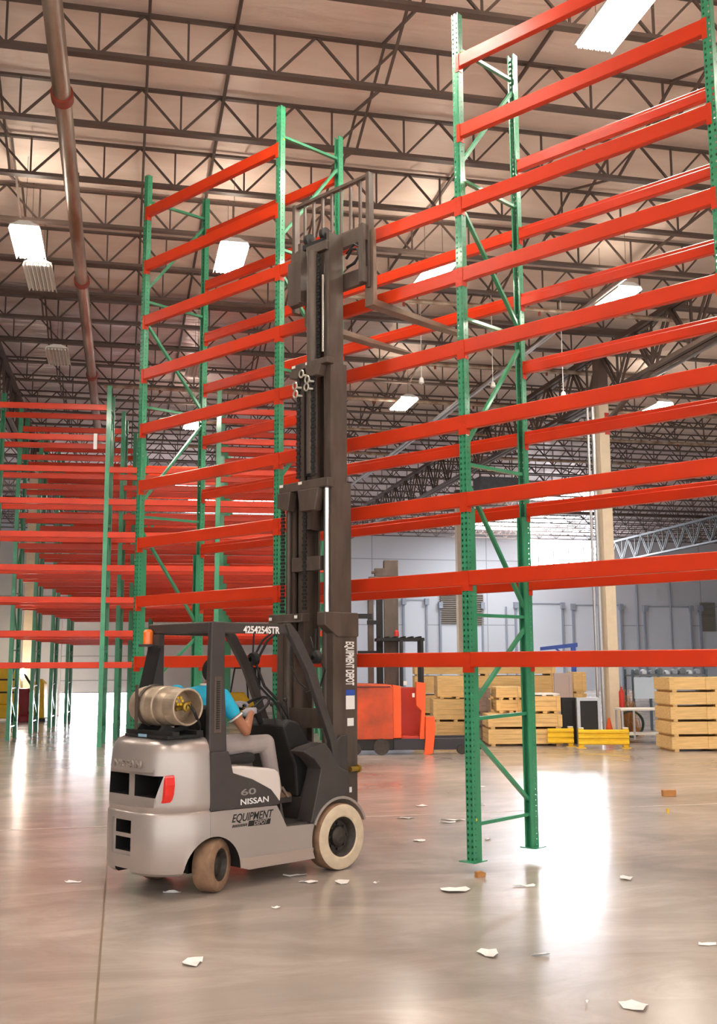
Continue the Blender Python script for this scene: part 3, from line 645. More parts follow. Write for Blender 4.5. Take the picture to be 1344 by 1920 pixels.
pd = F(); pd.box((-0.42, -0.22, 0.63), (-0.30, -0.15, 0.65), Euler((0, 0.9, 0)).to_matrix()); pd.box((-0.42, -0.10, 0.63), (-0.30, -0.03, 0.65), Euler((0, 0.9, 0)).to_matrix()); pd.build('pedals', WOODG, FK)
# seat
st = F(); st.prism([(-1.16, 0.925), (-0.74, 0.905), (-0.70, 0.95), (-0.73, 1.00), (-0.9, 0.985), (-1.05, 0.99), (-1.10, 1.05), (-1.16, 1.38), (-1.215, 1.40), (-1.235, 1.36), (-1.20, 1.02)], 'y', YC-0.22, YC+0.24)
st.build('seat', BLACK, FK, bevel=0.03, seg=3)
# overhead guard
gd = F()
for s, yy in ((-1, -0.47), (1, 0.40)):
    w = 0.055
    a, b = (yy, yy+w) if s < 0 else (yy-w, yy)
    p_ = F(); p_.prism([(-1.366, 1.02), (-1.19, 1.02), (-1.196, 1.15), (-1.222, 1.6), (-1.223, 2.045), (-1.355, 2.045), (-1.366, 1.6)], 'y', a, b)
    ex = F()
    pil = p_.build('rear_pillar', [DARK, BLACK], FK, bevel=0.012, seg=3)
    if s < 0:
        rb = F(); rb.box((-1.325, -0.474, 1.19), (-1.255, -0.470, 1.62)); rb.build('pillar_recess', MAST, pil, bevel=0.01)
        rr = F()
        for i in range(22): rr.box((-1.305, -0.480, 1.22+0.017*i), (-1.275, -0.474, 1.229+0.017*i))
        rr.build('grip_ribs', BLACK, pil)
    q = F(); q.bar((-1.30, yy-s*0.03, 2.0), (-0.53, yy-s*0.03, 2.0), 0.05, 0.085); q.build('roof_rail', DARK, FK, bevel=0.01)
    lg = F(); lg.prism([(-0.60, 2.045), (-0.545, 2.05), (-0.465, 1.975), (-0.26, 1.67), (-0.142, 1.372), (-0.005, 1.07), (0.075, 0.62), (0.015, 0.60), (-0.085, 1.06), (-0.225, 1.37), (-0.36, 1.66), (-0.555, 1.95)], 'y', (-0.485 if s < 0 else 0.33), (-0.425 if s < 0 else 0.385))
    lg.build('front_leg', DARK, FK, bevel=0.012, seg=3)
rb = F(); rb.box((-1.36, -0.44, 1.96), (-1.28, 0.38, 2.045)); rb.box((-0.60, -0.45, 1.98), (-0.54, 0.36, 2.045)); rb.build('cross_rail', DARK, FK, bevel=0.012)
rb = F()
for i in range(6): yy = -0.34+0.12*i; rb.box((-1.29, yy-0.012, 2.00), (-0.58, yy+0.012, 2.035))
rb.build('roof_bars', DARK, FK)
text_obj('truck_number', '4254254STR', 0.078*K, PAPER, FK, (-1.04*K, -0.4665*K, 1.962*K), (1, 0, 0), (0, 0, 1), width=0.385*K, depth=0.0008, bold=0.03)
# strobe beacon on bracket at the rear left corner of the guard
F().cyl((-1.40, 0.33, 1.88), (-1.40, 0.33, 1.98), 0.042, 20).lathe([(0, 0.042), (0.02, 0.03), (0.025, 0.0)], (-1.40, 0.33, 1.98), (0, 0, 1), 20).build('beacon', mat('amber_lens', (246, 120, 36), 0.25, coat=0.5), FK, smooth=True)
F().box((-1.45, 0.28, 1.86), (-1.35, 0.39, 1.88)).box((-1.38, 0.20, 1.87), (-1.33, 0.38, 1.96)).build('beacon_bracket', DARK, FK)
# small black plate hanging behind the left rear pillar
F().bar((-1.39, 0.245, 1.86), (-1.44, 0.30, 1.50), 0.15, 0.02, up=(1, 0, 0)).build('rear_guard_plate', BLACK, FK)
# lettering on the flank
text_obj('maker_name', 'NISSAN', 0.062*K, PAPER, FK, (-1.078*K, (YC-0.4728)*K, 0.632*K), (1, 0, 0), (0, 0, 1), width=0.285*K, depth=0.0008)
GREYL = mat('grey_outline_lettering', (146, 140, 134), 0.5)
text_obj('model_number', '60', 0.066*K, GREYL, FK, (-1.075*K, (YC-0.4728)*K, 0.704*K), (1, 0, 0), (0, 0, 1), width=0.15*K, depth=0.0008)
text_obj('company_name', 'EQUIPMENT', 0.085*K, BLACK, FK, (-1.158*K, (YC-0.4690)*K, 0.508*K), (1, 0, 0), (0, 0, 1), width=0.42*K, depth=0.0008, shear=0.3)
F().prism([(-1.0, 0.462), (-0.775, 0.458), (-0.765, 0.500), (-0.99, 0.503)], 'y', YC-0.4698, YC-0.469).build('name_bar', BLACK, FK)
text_obj('company_name', 'DEPOT', 0.045*K, SILVER, FK, (-0.94*K, (YC-0.4704)*K, 0.466*K), (1, 0, 0), (0, 0, 1), width=0.14*K, depth=0.0008, shear=0.3)
hz = F()
for i in range(9): xx = -1.155+0.0165*i; hz.prism([(xx, 0.468), (xx+0.01, 0.468), (xx+0.016, 0.488), (xx+0.006, 0.488)], 'y', YC-0.4698, YC-0.469)
hz.build('hazard_stripes', BLACK, FK)
# gas bottle and its cradle: the bottle lifts off, so it stands on its own
cr = F(); cr.box((-1.73, -0.44, 1.164), (-1.40, 0.13, 1.185)); cr.box((-1.70, -0.46, 1.185), (-1.64, 0.15, 1.215)); cr.box((-1.48, -0.46, 1.185), (-1.42, 0.15, 1.215))
for yy in (-0.30, 0.02): cr.prism([(-1.70, 1.21), (-1.65, 1.26), (-1.56, 1.232), (-1.47, 1.26), (-1.42, 1.21)], 'y', yy, yy+0.04)
cr.build('bottle_cradle', BLACK, FK)
stp = F(); TX, TZ = -1.56, 1.395
for yy in (-0.02,):
    pts = [(TX+0.163*math.cos(a), yy, TZ+0.163*math.sin(a)) for a in [math.radians(-70+i*16) for i in range(21)]]
    for i in range(20): stp.bar(pts[i], pts[i+1], 0.035, 0.006, up=(0, 1, 0)) if False else stp.bar(pts[i], pts[i+1], 0.006, 0.035, up=(0, 1, 0))
stp.bar((TX-0.17, -0.02, 1.22), (TX-0.17, -0.02, 1.56), 0.012, 0.03, up=(0, 1, 0))
stp.build('clamp_strap', MAST, FK)
Fm = Matrix.Translation((fo.x, fo.y, 0)) @ Matrix.Rotation(FRZ, 4, 'Z')
bp_ = Fm @ Vector((TX*K, -0.165*K, TZ*K))
bt = thing('gas_bottle', 'dull aluminium gas bottle strapped on its side on top of the forklift counterweight', 'gas bottle', bp_, FRZ)
MB(K).lathe([(-0.07, 0.0), (-0.07, 0.06), (-0.05, 0.10), (-0.015, 0.138), (0.04, 0.150), (0.13, 0.153), (0.19, 0.153), (0.20, 0.146), (0.215, 0.146), (0.225, 0.155), (0.31, 0.155), (0.32, 0.147), (0.335, 0.147), (0.345, 0.152), (0.40, 0.150), (0.44, 0.135), (0.47, 0.09), (0.475, 0.03), (0.475, 0.0)], (0, 0.29, 0), (0, -1, 0), 40).build('body', ALU, bt, smooth=True)
cl = MB(K); n = 40
ring = [a for a in [2*PI*i/n for i in range(n+1)] if not (math.radians(200) < a < math.radians(250))]
for (ra, rb_) in ((0.128, 0.138),):
    for i in range(n):
        a, b = 2*PI*i/n, 2*PI*(i+1)/n
        if 3.6 < a < 4.5: continue
        P_ = lambda r, y, t: (r*math.cos(t), y, r*math.sin(t))
        cl.add([P_(ra, -0.14, a), P_(rb_, -0.14, a), P_(rb_, -0.14, b), P_(ra, -0.14, b), P_(ra, -0.285, a), P_(rb_, -0.285, a), P_(rb_, -0.285, b), P_(ra, -0.285, b)], [(0,1,2,3),(4,7,6,5),(0,4,5,1),(1,5,6,2),(2,6,7,3),(3,7,4,0)])
cl.tube([(0.133*math.cos(t), -0.286, 0.133*math.sin(t)) for t in [2*PI*i/40 for i in range(41)]], 0.009, 8)
cl.build('collar', ALU, bt, smooth=True)
BR = mat('brass_valve', (170, 140, 60), 0.35, 0.7)
vb = MB(K); vb.cyl((0, -0.18, 0), (0, -0.25, 0), 0.028, 14); vb.cyl((-0.06, -0.215, -0.02), (0.07, -0.215, 0.03), 0.016, 10); vb.lathe([(0, 0.02), (0.01, 0.036), (0.03, 0.036), (0.035, 0.02)], (0, -0.25, 0), (0, -1, 0), 12); vb.build('valve', BR, bt, smooth=True)
vb = MB(K)
for i in range(6): a = PI*i/3; vb.cyl((-0.05+0.028*math.cos(a), -0.235, 0.045+0.028*math.sin(a)), (-0.05+0.028*math.cos(a), -0.25, 0.045+0.028*math.sin(a)), 0.011, 8)
vb.build('hand_wheel', YELLOW, bt, smooth=True)
hp = [(TX+0.03, -0.43, TZ+0.02), (TX+0.05, -0.47, TZ-0.04), (TX+0.12, -0.44, TZ-0.14), (TX+0.18, -0.36, TZ-0.19)]
F().tube(hp, 0.012, 8).build('gas_hose', BLACK, FK, smooth=True)
F().box((-1.735, -0.17, 1.168), (-1.731, -0.06, 1.190)).build('label_plate', mat('pale_blue_label', (150, 190, 215), 0.4), FK)
# mirrors / work lamps
for (x, y, z) in ((-0.40, 0.18, 1.755), (-0.10, -0.30, 1.768)):
    q = F(); q.lathe([(0, 0.02), (0.015, 0.055), (0.06, 0.062), (0.07, 0.05)], (x-0.03, y, z), (1, 0, 0.1), 16); q.cyl((x, y, z+0.05), (x+0.01, y, z+0.25), 0.008, 6); q.build('work_lamp', BLACK, FK, smooth=True)

# ---- mast: four nested stages
mast = bpy.data.objects.new('mast', None); C.objects.link(mast); mast.parent = FK; mast.empty_display_size = 0.1
def rail(x0, x1, ya, yb, z0, z1, name='mast_rail', mt=MAST):
    q = F(); t = 0.016; o, i_ = ya, yb       # outer web at ya, flanges reach to yb
    sgn = 1 if yb > ya else -1
    q.prism([(x0, ya), (x1, ya), (x1, yb), (x1-t*1.4, yb), (x1-t*1.4, ya+sgn*t), (x0+t*1.4, ya+sgn*t), (x0+t*1.4, yb), (x0, yb)], 'z', z0, z1)
    return q.build(name, mt, mast)
stages = [(0.05, 0.35, 0.37, 0.0, 0.10, 2.13, 0.085), (0.10, 0.345, 0.285, -0.02, 0.55, 3.36, 0.075), (0.13, 0.34, 0.215, -0.045, 1.75, 4.49, 0.070), (0.16, 0.345, 0.15, -0.06, 2.95, 5.68, 0.06)]
for (x0, x1, hw, yc, z0, z1, fw) in stages:
    rail(x0, x1, yc-hw, yc-hw+fw, z0, z1); rail(x0, x1, yc+hw, yc+hw-fw, z0, z1)
# outer stage head: thin bar and square right box
F().box((0.0, -0.02, 2.09), (0.09, 0.44, 2.165)).box((-0.01, -0.0, 2.085), (0.0, 0.43, 2.10)).build('outer_cross_member', MAST, mast, bevel=0.008)
F().prism([(-0.06, 2.165), (0.35, 2.165), (0.36, 2.15), (0.36, 1.96), (0.35, 1.95), (0.10, 1.95), (0.0, 2.01), (-0.06, 2.05)], 'y', -0.385, -0.28).build('outer_cross_member', MAST, mast, bevel=0.01)
bl = F()
for (y, z) in ((0.40, 2.125), (0.05, 2.135)): bl.box((-0.012, y-0.02, z-0.014), (-0.0101, y+0.02, z+0.014))
bl.build('pale_marks', WSTK, mast)
F().box((0.06, -0.30, 1.15), (0.10, 0.30, 1.32)).build('tie_plate', MAST, mast); F().box((0.06, -0.3, 0.35), (0.1, 0.3, 0.45)).build('tie_plate', MAST, mast)
F().prism([(-0.04, 0.62), (0.20, 0.62), (0.20, 1.10), (0.12, 1.10), (-0.02, 0.98)], 'y', -0.40, -0.34).build('mast_bracket', DARK, mast, bevel=0.01)
F().cyl((0.24, -0.39, 0.80), (0.36, -0.39, 0.80), 0.022, 12).cyl((0.33, -0.39, 0.80), (0.35, -0.39, 0.80), 0.036, 12).build('tilt_pin', BR, mast, smooth=True)
# intermediate heads
def head(z, x0, yc, hw, dz, drop):
    q = F(); q.box((x0, yc-hw, z-dz), (x0+0.09, yc+hw, z)); 
    q.prism([(yc-hw*0.55, z-dz-drop), (yc+hw*0.05, z-dz-drop), (yc+hw*0.15, z-dz), (yc-hw*0.7, z-dz)], 'x', x0-0.02, x0+0.07)
    q.prism([(yc+hw*0.55, z-dz-drop*0.9), (yc+hw, z-dz-drop*0.7), (yc+hw, z-dz), (yc+hw*0.45, z-dz)], 'x', x0-0.02, x0+0.07)
    return q.build('inner_cross_member', MAST, mast, bevel=0.008)
head(3.38, 0.02, -0.0, 0.33, 0.085, 0.20); head(4.52, 0.06, -0.04, 0.25, 0.06, 0.10)
F().box((0.13, -0.20, 5.60), (0.19, 0.08, 5.69)).build('inner_cross_member', MAST, mast, bevel=0.006); F().box((0.05, -0.20, 2.55), (0.12, 0.18, 2.68)).build('inner_cross_member', MAST, mast, bevel=0.006)
mk = F()
for (y, z, x) in ((0.29, 3.385, 0.018), (0.03, 3.385, 0.018), (0.17, 4.523, 0.058), (-0.02, 4.523, 0.058)): mk.box((x-0.002, y-0.025, z-0.035), (x-0.0005, y+0.025, z-0.01))
mk.build('pale_marks', WSTK, mast)
F().cyl((0.08, -0.26, 2.17), (0.08, -0.26, 3.30), 0.028, 18).build('lift_cylinder_rod', CHROME, mast, smooth=True)
F().cyl((0.08, -0.26, 0.4), (0.08, -0.26, 2.17), 0.042, 18).cyl((0.08, 0.25, 0.4), (0.08, 0.25, 2.16), 0.042, 18).build('lift_cylinder', MAST, mast, smooth=True)
F().cyl((0.08, 0.25, 2.16), (0.08, 0.25, 3.28), 0.026, 16).build('lift_cylinder_rod', MAST, mast, smooth=True)
F().cyl((0.10, -0.04, 3.45), (0.10, -0.04, 5.6), 0.05, 18).build('free_lift_cylinder', MAST, mast, smooth=True)
F().cyl((0.13, -0.155, 4.6), (0.13, -0.155, 5.35), 0.012, 8).build('polished_rod', CHROME, mast, smooth=True)
F().prism([(0.0, 3.45), (0.17, 3.45), (0.17, 4.45), (0.0, 4.45)], 'x', 0.14, 0.16).build('hose_guard', BLACK, mast)
def chain(x, y, z0, z1):
    q = F(); n = int((z1-z0)/0.032)
    for i in range(n):
        z = z0+i*0.032; w = 0.018 if i % 2 else 0.026; q.box((x-0.008, y-w, z), (x+0.008, y+w, z+0.026))
    return q.build('lift_chain', BLACK, mast)
chain(0.12, -0.10, 4.55, 5.60); chain(0.12, 0.02, 4.55, 5.60); chain(0.06, 0.10, 3.42, 4.45); chain(0.06, -0.10, 3.42, 4.45)
chain(0.05, 0.30, 2.18, 3.25); chain(0.05, 0.0, 2.2, 3.2)
hz_ = F()
for (y, z) in ((0.02, 4.40), (0.11, 4.30), (0.10, 4.22), (-0.06, 4.33), (-0.05, 4.26)):
    hz_.tube([(0.02, y+0.028*math.cos(t), z+0.034*math.sin(t)) for t in [2*PI*i/16 for i in range(17)]], 0.009, 6); hz_.cyl((0.02, y-0.03, z-0.02), (0.06, y-0.05, z-0.02), 0.012, 8)
hz_.build('hose_rings', mat('zinc_fitting', (196, 190, 176), 0.35, 0.5), mast, smooth=True)
hs_ = F()
for (dy, dx) in ((0.0, 0.0), (0.03, 0.02), (0.06, -0.01)):
    hs_.tube([(-0.16+dx, 0.02+dy, 2.05), (-0.30+dx, 0.10+dy, 1.92), (-0.38+dx, 0.16+dy, 1.72), (-0.33+dx, 0.10+dy, 1.52), (-0.22+dx, 0.02+dy, 1.38), (-0.16+dx, -0.03+dy, 1.25), (-0.14+dx, -0.04+dy, 1.12)], 0.011, 8)
hs_.tube([(0.03, -0.1, 1.95), (-0.04, -0.22, 1.85), (0.02, -0.30, 1.66), (0.04, -0.22, 1.52), (-0.02, -0.1, 1.46)], 0.008, 8)
hs_.tube([(0.0, 0.12, 1.9), (-0.02, 0.10, 1.7), (0.0, 0.02, 1.55), (0.02, -0.06, 1.50)], 0.007, 8)
hs_.build('hydraulic_hoses', BLACK, mast, smooth=True)
# label column on the right rail
text_obj('mast_lettering', 'EQUIPMENT DEPOT', 0.14*K, PAPER, mast, (0.212*K, -0.3712*K, 1.908*K), (0, 0, -1), (1, 0, 0), width=0.385*K, depth=0.0008, bold=0.03)
F().box((0.208, -0.3712, 1.435), (0.318, -0.3702, 1.485)).build('blue_label', BLUE, mast); F().box((0.208, -0.3712, 1.315), (0.318, -0.3702, 1.434)).build('white_label', PAPER, mast)
F().box((0.225, -0.3712, 1.17), (0.305, -0.3702, 1.238)).box((0.248, -0.3712, 0.60), (0.278, -0.3702, 0.645)).build('white_label', PAPER, mast)
# ---- carriage, load backrest, forks
car = bpy.data.objects.new('carriage', None); C.objects.link(car); car.parent = FK; car.empty_display_size = 0.1
YB = 0.05; BZ0, BZ1 = 5.22, 6.37
q = F(); q.box((0.38, YB-0.53, 5.68), (0.43, YB+0.53, 5.83)); q.build('upper_fork_bar', MAST, car, bevel=0.006)
q = F(); q.box((0.38, YB-0.53, 5.26), (0.43, YB+0.53, 5.42)); q.build('lower_fork_bar', MAST, car, bevel=0.006)
for s in (-1, 1):
    q = F(); q.prism([(YB+s*0.50, 5.26), (YB+s*0.33, 5.26), (YB+s*0.30, 5.34), (YB+s*0.34, 5.68), (YB+s*0.38, 5.72), (YB+s*0.53, 5.72), (YB+s*0.53, 5.30)], 'x', 0.34, 0.38) if s > 0 else q.prism([(YB+s*0.53, 5.26), (YB+s*0.47, 5.26), (YB+s*0.47, 5.84), (YB+s*0.53, 5.84)], 'x', 0.34, 0.38)
    q.build('side_plate', MAST, car, bevel=0.004)
q = F()
for s in (-1, 1): q.prism([(YB+s*0.20-0.02, 5.20), (YB+s*0.20+0.02, 5.20), (YB+s*0.20+0.02, 5.80), (YB+s*0.20-0.02, 5.80)], 'x', 0.2, 0.38)
q.build('roller_arms', MAST, car)
q = F(); q.tube([(0.36, -0.24, 5.55), (0.35, -0.33, 5.62), (0.35, -0.40, 5.60), (0.35, -0.42, 5.53), (0.35, -0.36, 5.47), (0.36, -0.25, 5.46)], 0.014, 8); q.tube([(0.36, -0.24, 5.60), (0.35, -0.36, 5.66), (0.35, -0.44, 5.60), (0.35, -0.44, 5.50)], 0.01, 8); q.build('side_shift_hose', BLACK, car, smooth=True)
pu = F()
for y in (0.0, 0.22):
    pu.cyl((0.22, y-0.115, 5.80), (0.22, y-0.07, 5.80), 0.062, 20); pu.cyl((0.22, y-0.12, 5.80), (0.22, y-0.065, 5.80), 0.02, 10)
pu.box((0.16, -0.12, 5.69), (0.24, 0.16, 5.74)); pu.build('head_pulleys', BLACK, car, smooth=True)
br = F(); b0, b1 = YB-0.545, YB+0.545
br.box((0.43, b0, BZ1-0.035), (0.475, b1, BZ1)); br.box((0.43, b0, 5.84), (0.465, b1, 5.87))
for y in (b0+0.022, b1-0.022): br.box((0.41, y-0.022, BZ0), (0.48, y+0.022, BZ1))
bb = br.build('load_backrest', MAST, car, bevel=0.004)
for i in range(7):
    y = b0+0.022+(b1-b0-0.044)*(i+1)/8; F().box((0.438, y-0.012, 5.85), (0.462, y+0.012, BZ1-0.03)).build('backrest_bar', MAST, car)
STF = mat('fork_steel', (126, 106, 90), 0.35, 0.4, noise=0.3, nscale=4)
for y in (-0.47, 0.37):
    zt = 5.086
    q = F(); q.prism([(0.43, zt-0.045), (0.44, 5.80), (0.475, 5.80), (0.49, zt+0.02), (2.10, zt-0.006), (2.10, zt-0.016), (1.25, zt-0.045)], 'y', y-0.055, y+0.055)
    q.build('fork', STF, car, bevel=0.004)

# ------------------------------------------------------------------ driver
SKIN = mat('skin', (168, 110, 80), 0.55); HAIR = mat('dark_hair', (34, 26, 22), 0.7); SHIRT = mat('turquoise_polo', (40, 184, 222), 0.8, bump=0.25, bscale=14)
PANTS = mat('pale_grey_trousers', (170, 158, 154), 0.85, bump=0.4, bscale=10, noise=0.08); GLOVE = mat('grey_work_glove', (176, 168, 172), 0.85); SHOE = mat('tan_boot', (120, 96, 70), 0.7)
def tube_chain(mb, pts, rs):
    """tapered limb with rounded joints"""
    P = [Vector(p) for p in pts]
    for i in range(len(P)-1):
        mb.cyl(P[i], P[i+1], rs[i], 14, rs[i+1])
    for p, r in zip(P, rs): ball(mb, p, (r, r, r))
def ball(mb, c, r, rot=None, n=12):
    c = Vector(c); rings = []
    for i in range(1, n):
        t = PI*i/n; ring = []
        for j in range(16):
            a = 2*PI*j/16; v = Vector((r[0]*math.sin(t)*math.cos(a), r[1]*math.sin(t)*math.sin(a), r[2]*math.cos(t)))
            if rot is not None: v = rot @ v
            ring.append(c+v)
        rings.append(ring)
    mb.loft(rings)
def torso(mb, secs):
    rings = []
    for (x, y, z, rx, ry) in secs: rings.append([(x+rx*math.cos(2*PI*j/24), y+ry*math.sin(2*PI*j/24), z) for j in range(24)])
    mb.loft(rings)
def blob(mb, name, mt, parent, voxel=0.008, smooth=6):
    o = mb.build(name, mt, parent); r = o.modifiers.new('r', 'REMESH'); r.mode = 'VOXEL'; r.voxel_size = voxel; r.use_smooth_shade = True
    s = o.modifiers.new('s', 'SMOOTH'); s.factor = 0.5; s.iterations = smooth
    bpy.context.view_layer.update(); bake(o)
    for p in o.data.polygons: p.use_smooth = True
    return o
PZ = -0.03
pe = thing('person', 'person in a turquoise polo shirt and grey trousers seated driving the silver forklift', 'person', (fo.x, fo.y, PZ), FRZ)
SR, SL = (-0.98, -0.125, 1.475), (-1.05, 0.40, 1.50)
ER, EL = (-0.82, -0.245, 1.20), (-0.78, 0.38, 1.23)
WR, WL = (-0.62, -0.07, 1.345), (-0.60, 0.22, 1.40)
HR, HL = (-0.99, -0.075, 1.06), (-0.99, 0.125, 1.06)
KR, KL = (-0.53, -0.155, 1.085), (-0.53, 0.17, 1.075)
AR, AL = (-0.44, -0.17, 0.70), (-0.44, 0.17, 0.70)
HC = Vector((-0.96, 0.01, 1.675)); HRt = Euler((0, math.radians(-6), math.radians(8))).to_matrix()
def body_parts(mb):
    torso(mb, [(-1.0, 0.025, 1.02, 0.10, 0.15), (-1.01, 0.025, 1.10, 0.115, 0.165), (-1.02, 0.025, 1.22, 0.105, 0.145), (-1.02, 0.075, 1.36, 0.115, 0.175), (-1.01, 0.09, 1.45, 0.11, 0.19), (-1.0, 0.085, 1.52, 0.075, 0.12), (-0.995, 0.07, 1.56, 0.055, 0.06)])
    tube_chain(mb, [(-0.995, 0.06, 1.52), (-0.97, 0.015, 1.60)], [0.056, 0.052])
    ball(mb, HC, (0.095, 0.074, 0.108), HRt); 
    for c, r in (((0.03, 0, -0.055), (0.062, 0.055, 0.065)), ((0.094, 0, -0.005), (0.018, 0.012, 0.022)), ((0.105, 0, -0.02), (0.014, 0.016, 0.012)), ((0.085, 0, -0.055), (0.014, 0.026, 0.008)), ((0.086, 0, -0.068), (0.014, 0.024, 0.008)), ((-0.005, 0.076, -0.008), (0.018, 0.009, 0.032)), ((-0.005, -0.076, -0.008), (0.018, 0.009, 0.032)), ((0.085, 0.0, 0.022), (0.016, 0.05, 0.010))):
        ball(mb, HC + HRt @ Vector(c), r, HRt, 8)
    for (s, e, w) in ((SR, ER, WR), (SL, EL, WL)): tube_chain(mb, [s, e, w], [0.055, 0.041, 0.027])
    for (h, k, a) in ((HR, KR, AR), (HL, KL, AL)): tube_chain(mb, [h, k, a], [0.078, 0.054, 0.036])
mb = F(); body_parts(mb)
def hand(mb, w, d, side, rs=1.0):
    """palm, four unequal bent fingers curled round the grip, thumb off the side"""
    w, d = Vector(w), Vector(d).normalized(); lat = d.cross(Vector((0, 0, 1))).normalized()*side; dn = d.cross(lat)*side
    if dn.z > 0: dn = -dn
    pc = w + d*0.05
    mb.bar(w, w+d*0.09, 0.075*rs, 0.028*rs, up=-dn); 
    for i, L_ in enumerate((0.072, 0.080, 0.074, 0.058)):
        b = w + d*0.085 + lat*(0.030-0.020*i); p1 = b + d*L_*0.45 + dn*0.004; p2 = p1 + d*L_*0.22 + dn*L_*0.28; p3 = p2 - d*L_*0.12 + dn*L_*0.26
        tube_chain(mb, [b, p1, p2, p3], [0.0098*rs, 0.0092*rs, 0.0085*rs, 0.0075*rs])
    t0 = w + d*0.02 + lat*0.036; t1 = t0 + lat*0.022 + d*0.028 + dn*0.012; t2 = t1 + d*0.026 + dn*0.016 - lat*0.006
    tube_chain(mb, [t0, t1, t2], [0.012*rs, 0.0105*rs, 0.009*rs])
hand(mb, WR, (0.55, 0.75, 0.15), -1); hand(mb, WL, (0.75, -0.45, 0.1), 1)
blob(mb, 'body', SKIN, pe, 0.0065, 3)
mb = F(); hand(mb, WR, (0.55, 0.75, 0.15), -1, 1.28); tube_chain(mb, [Vector(WR)-Vector((0.04, -0.02, 0.01)), WR], [0.036, 0.036]); blob(mb, 'glove', GLOVE, pe, 0.0055, 2)
mb = F(); hand(mb, WL, (0.75, -0.45, 0.1), 1, 1.28); tube_chain(mb, [Vector(WL)-Vector((0.04, 0.02, 0.01)), WL], [0.036, 0.036]); blob(mb, 'glove', GLOVE, pe, 0.0055, 2)
mb = F()
torso(mb, [(-1.0, 0.025, 1.05, 0.125, 0.175), (-1.01, 0.025, 1.10, 0.135, 0.185), (-1.02, 0.025, 1.22, 0.125, 0.17), (-1.02, 0.095, 1.36, 0.135, 0.215), (-1.01, 0.14, 1.47, 0.130, 0.27), (-1.0, 0.13, 1.54, 0.095, 0.215), (-0.995, 0.05, 1.57, 0.066, 0.07)])
for (s, e) in ((SR, ER), (SL, EL)): m_ = Vector(s).lerp(Vector(e), 0.44); tube_chain(mb, [s, m_], [0.075, 0.062])
blob(mb, 'shirt', SHIRT, pe, 0.009, 4)
for (s, e) in ((SR, ER), (SL, EL)):
    a, b = Vector(s).lerp(Vector(e), 0.575), Vector(s).lerp(Vector(e), 0.61); F().cyl(a, b, 0.0625, 20).build('sleeve_trim', WHITE, pe, smooth=True)
mb = F(); mb.lathe([(0, 0.072), (0.012, 0.068), (0.018, 0.062)], (-0.99, 0.045, 1.57), (0, 0, 1), 20)
mb.build('collar', WHITE, pe, smooth=True)
mb = F()
torso(mb, [(-1.0, 0.025, 0.995, 0.11, 0.16), (-1.0, 0.025, 1.05, 0.128, 0.18), (-1.01, 0.025, 1.12, 0.128, 0.178)])
for (h, k, a) in ((HR, KR, AR), (HL, KL, AL)): tube_chain(mb, [h, k, a], [0.094, 0.074, 0.060])
blob(mb, 'trousers', PANTS, pe, 0.009, 4)
for a in (AR, AL):
    mb = F(); tube_chain(mb, [(a[0], a[1], a[2]), (a[0]+0.01, a[1], a[2]-0.055), (a[0]+0.15, a[1], a[2]-0.07)], [0.048, 0.045, 0.036]); blob(mb, 'boot', SHOE, pe, 0.008, 2)
mb = F(); ball(mb, HC + HRt @ Vector((-0.012, 0, 0.016)), (0.098, 0.082, 0.106), HRt)
hr = blob(mb, 'hair', HAIR, pe, 0.008, 2)
bm = bmesh.new(); bm.from_mesh(hr.data)
dl = []
for v in bm.verts:
    l = HRt.inverted() @ (v.co/K - HC)
    if l.z < -0.055 or (l.x > 0.035 and l.z < 0.055+0.3*(0.1-l.x)): dl.append(v)
bmesh.ops.delete(bm, geom=dl, context='VERTS'); bm.to_mesh(hr.data); bm.free()

# ------------------------------------------------------------------ orange reach truck
def base_at(px, py): g_ = G(px, py); return g_
Z0 = G(745, 1414); dR = 20.6
rt = G(706, 1416); 
RT = thing('reach_truck', 'worn orange stand-up reach truck with a tall dark mast, parked beyond the rack', 'reach truck', (rt.x, rt.y, 0), -A*0.0 - math.radians(12.6) + math.radians(4))
u = 1/FP*dR         # metres per pixel there
mb = MB(); mb.prism([(-0.72, 0.30), (0.34, 0.30), (0.34, 1.30), (0.30, 1.37), (-0.66, 1.40), (-0.72, 1.36)], 'y', 0.0, 1.05); mb.build('battery_case', ORANGE, RT, bevel=0.02)
MB().box((-0.70, -0.012, 1.32), (0.28, 0.0, 1.335)).build('lid_seam', BLACK, RT)
MB().prism([(0.33, 0.32), (0.50, 0.32), (0.50, 1.34), (0.33, 1.36)], 'y', 0.02, 1.0).build('side_panel', ORANGEC, RT, bevel=0.015)
MB().box((0.50, 0.45, 0.34), (0.96, 1.0, 1.30)).box((0.50, 0.05, 0.30), (0.96, 0.45, 0.36)).build('operator_compartment', mat('dark_red_paint', (176, 44, 24), 0.5), RT, bevel=0.01)
MB().prism([(0.86, 0.30), (0.96, 0.30), (1.0, 1.40), (0.80, 1.42), (0.80, 0.95), (0.90, 0.85)], 'y', 0.02, 0.14).build('entry_panel', ORANGEC, RT, bevel=0.01)
MB().prism([(0.94, -0.02), (1.12, 0.02), (1.18, 0.55), (1.16, 0.74), (0.98, 0.74), (0.97, 0.3)], 'y', -0.02, 0.09).build('outrigger_guard', ORANGEC, RT, bevel=0.01)
MB().box((0.34, 0.04, 0.09), (2.1, 0.20, 0.31)).box((0.34, 0.82, 0.09), (2.1, 0.98, 0.31)).build('base_leg', mat('dark_grey_base', (50, 48, 54), 0.5), RT, bevel=0.01)
MB().box((-0.70, 0.02, 0.09), (0.34, 1.0, 0.31)).build('chassis', BLACK, RT, bevel=0.02)
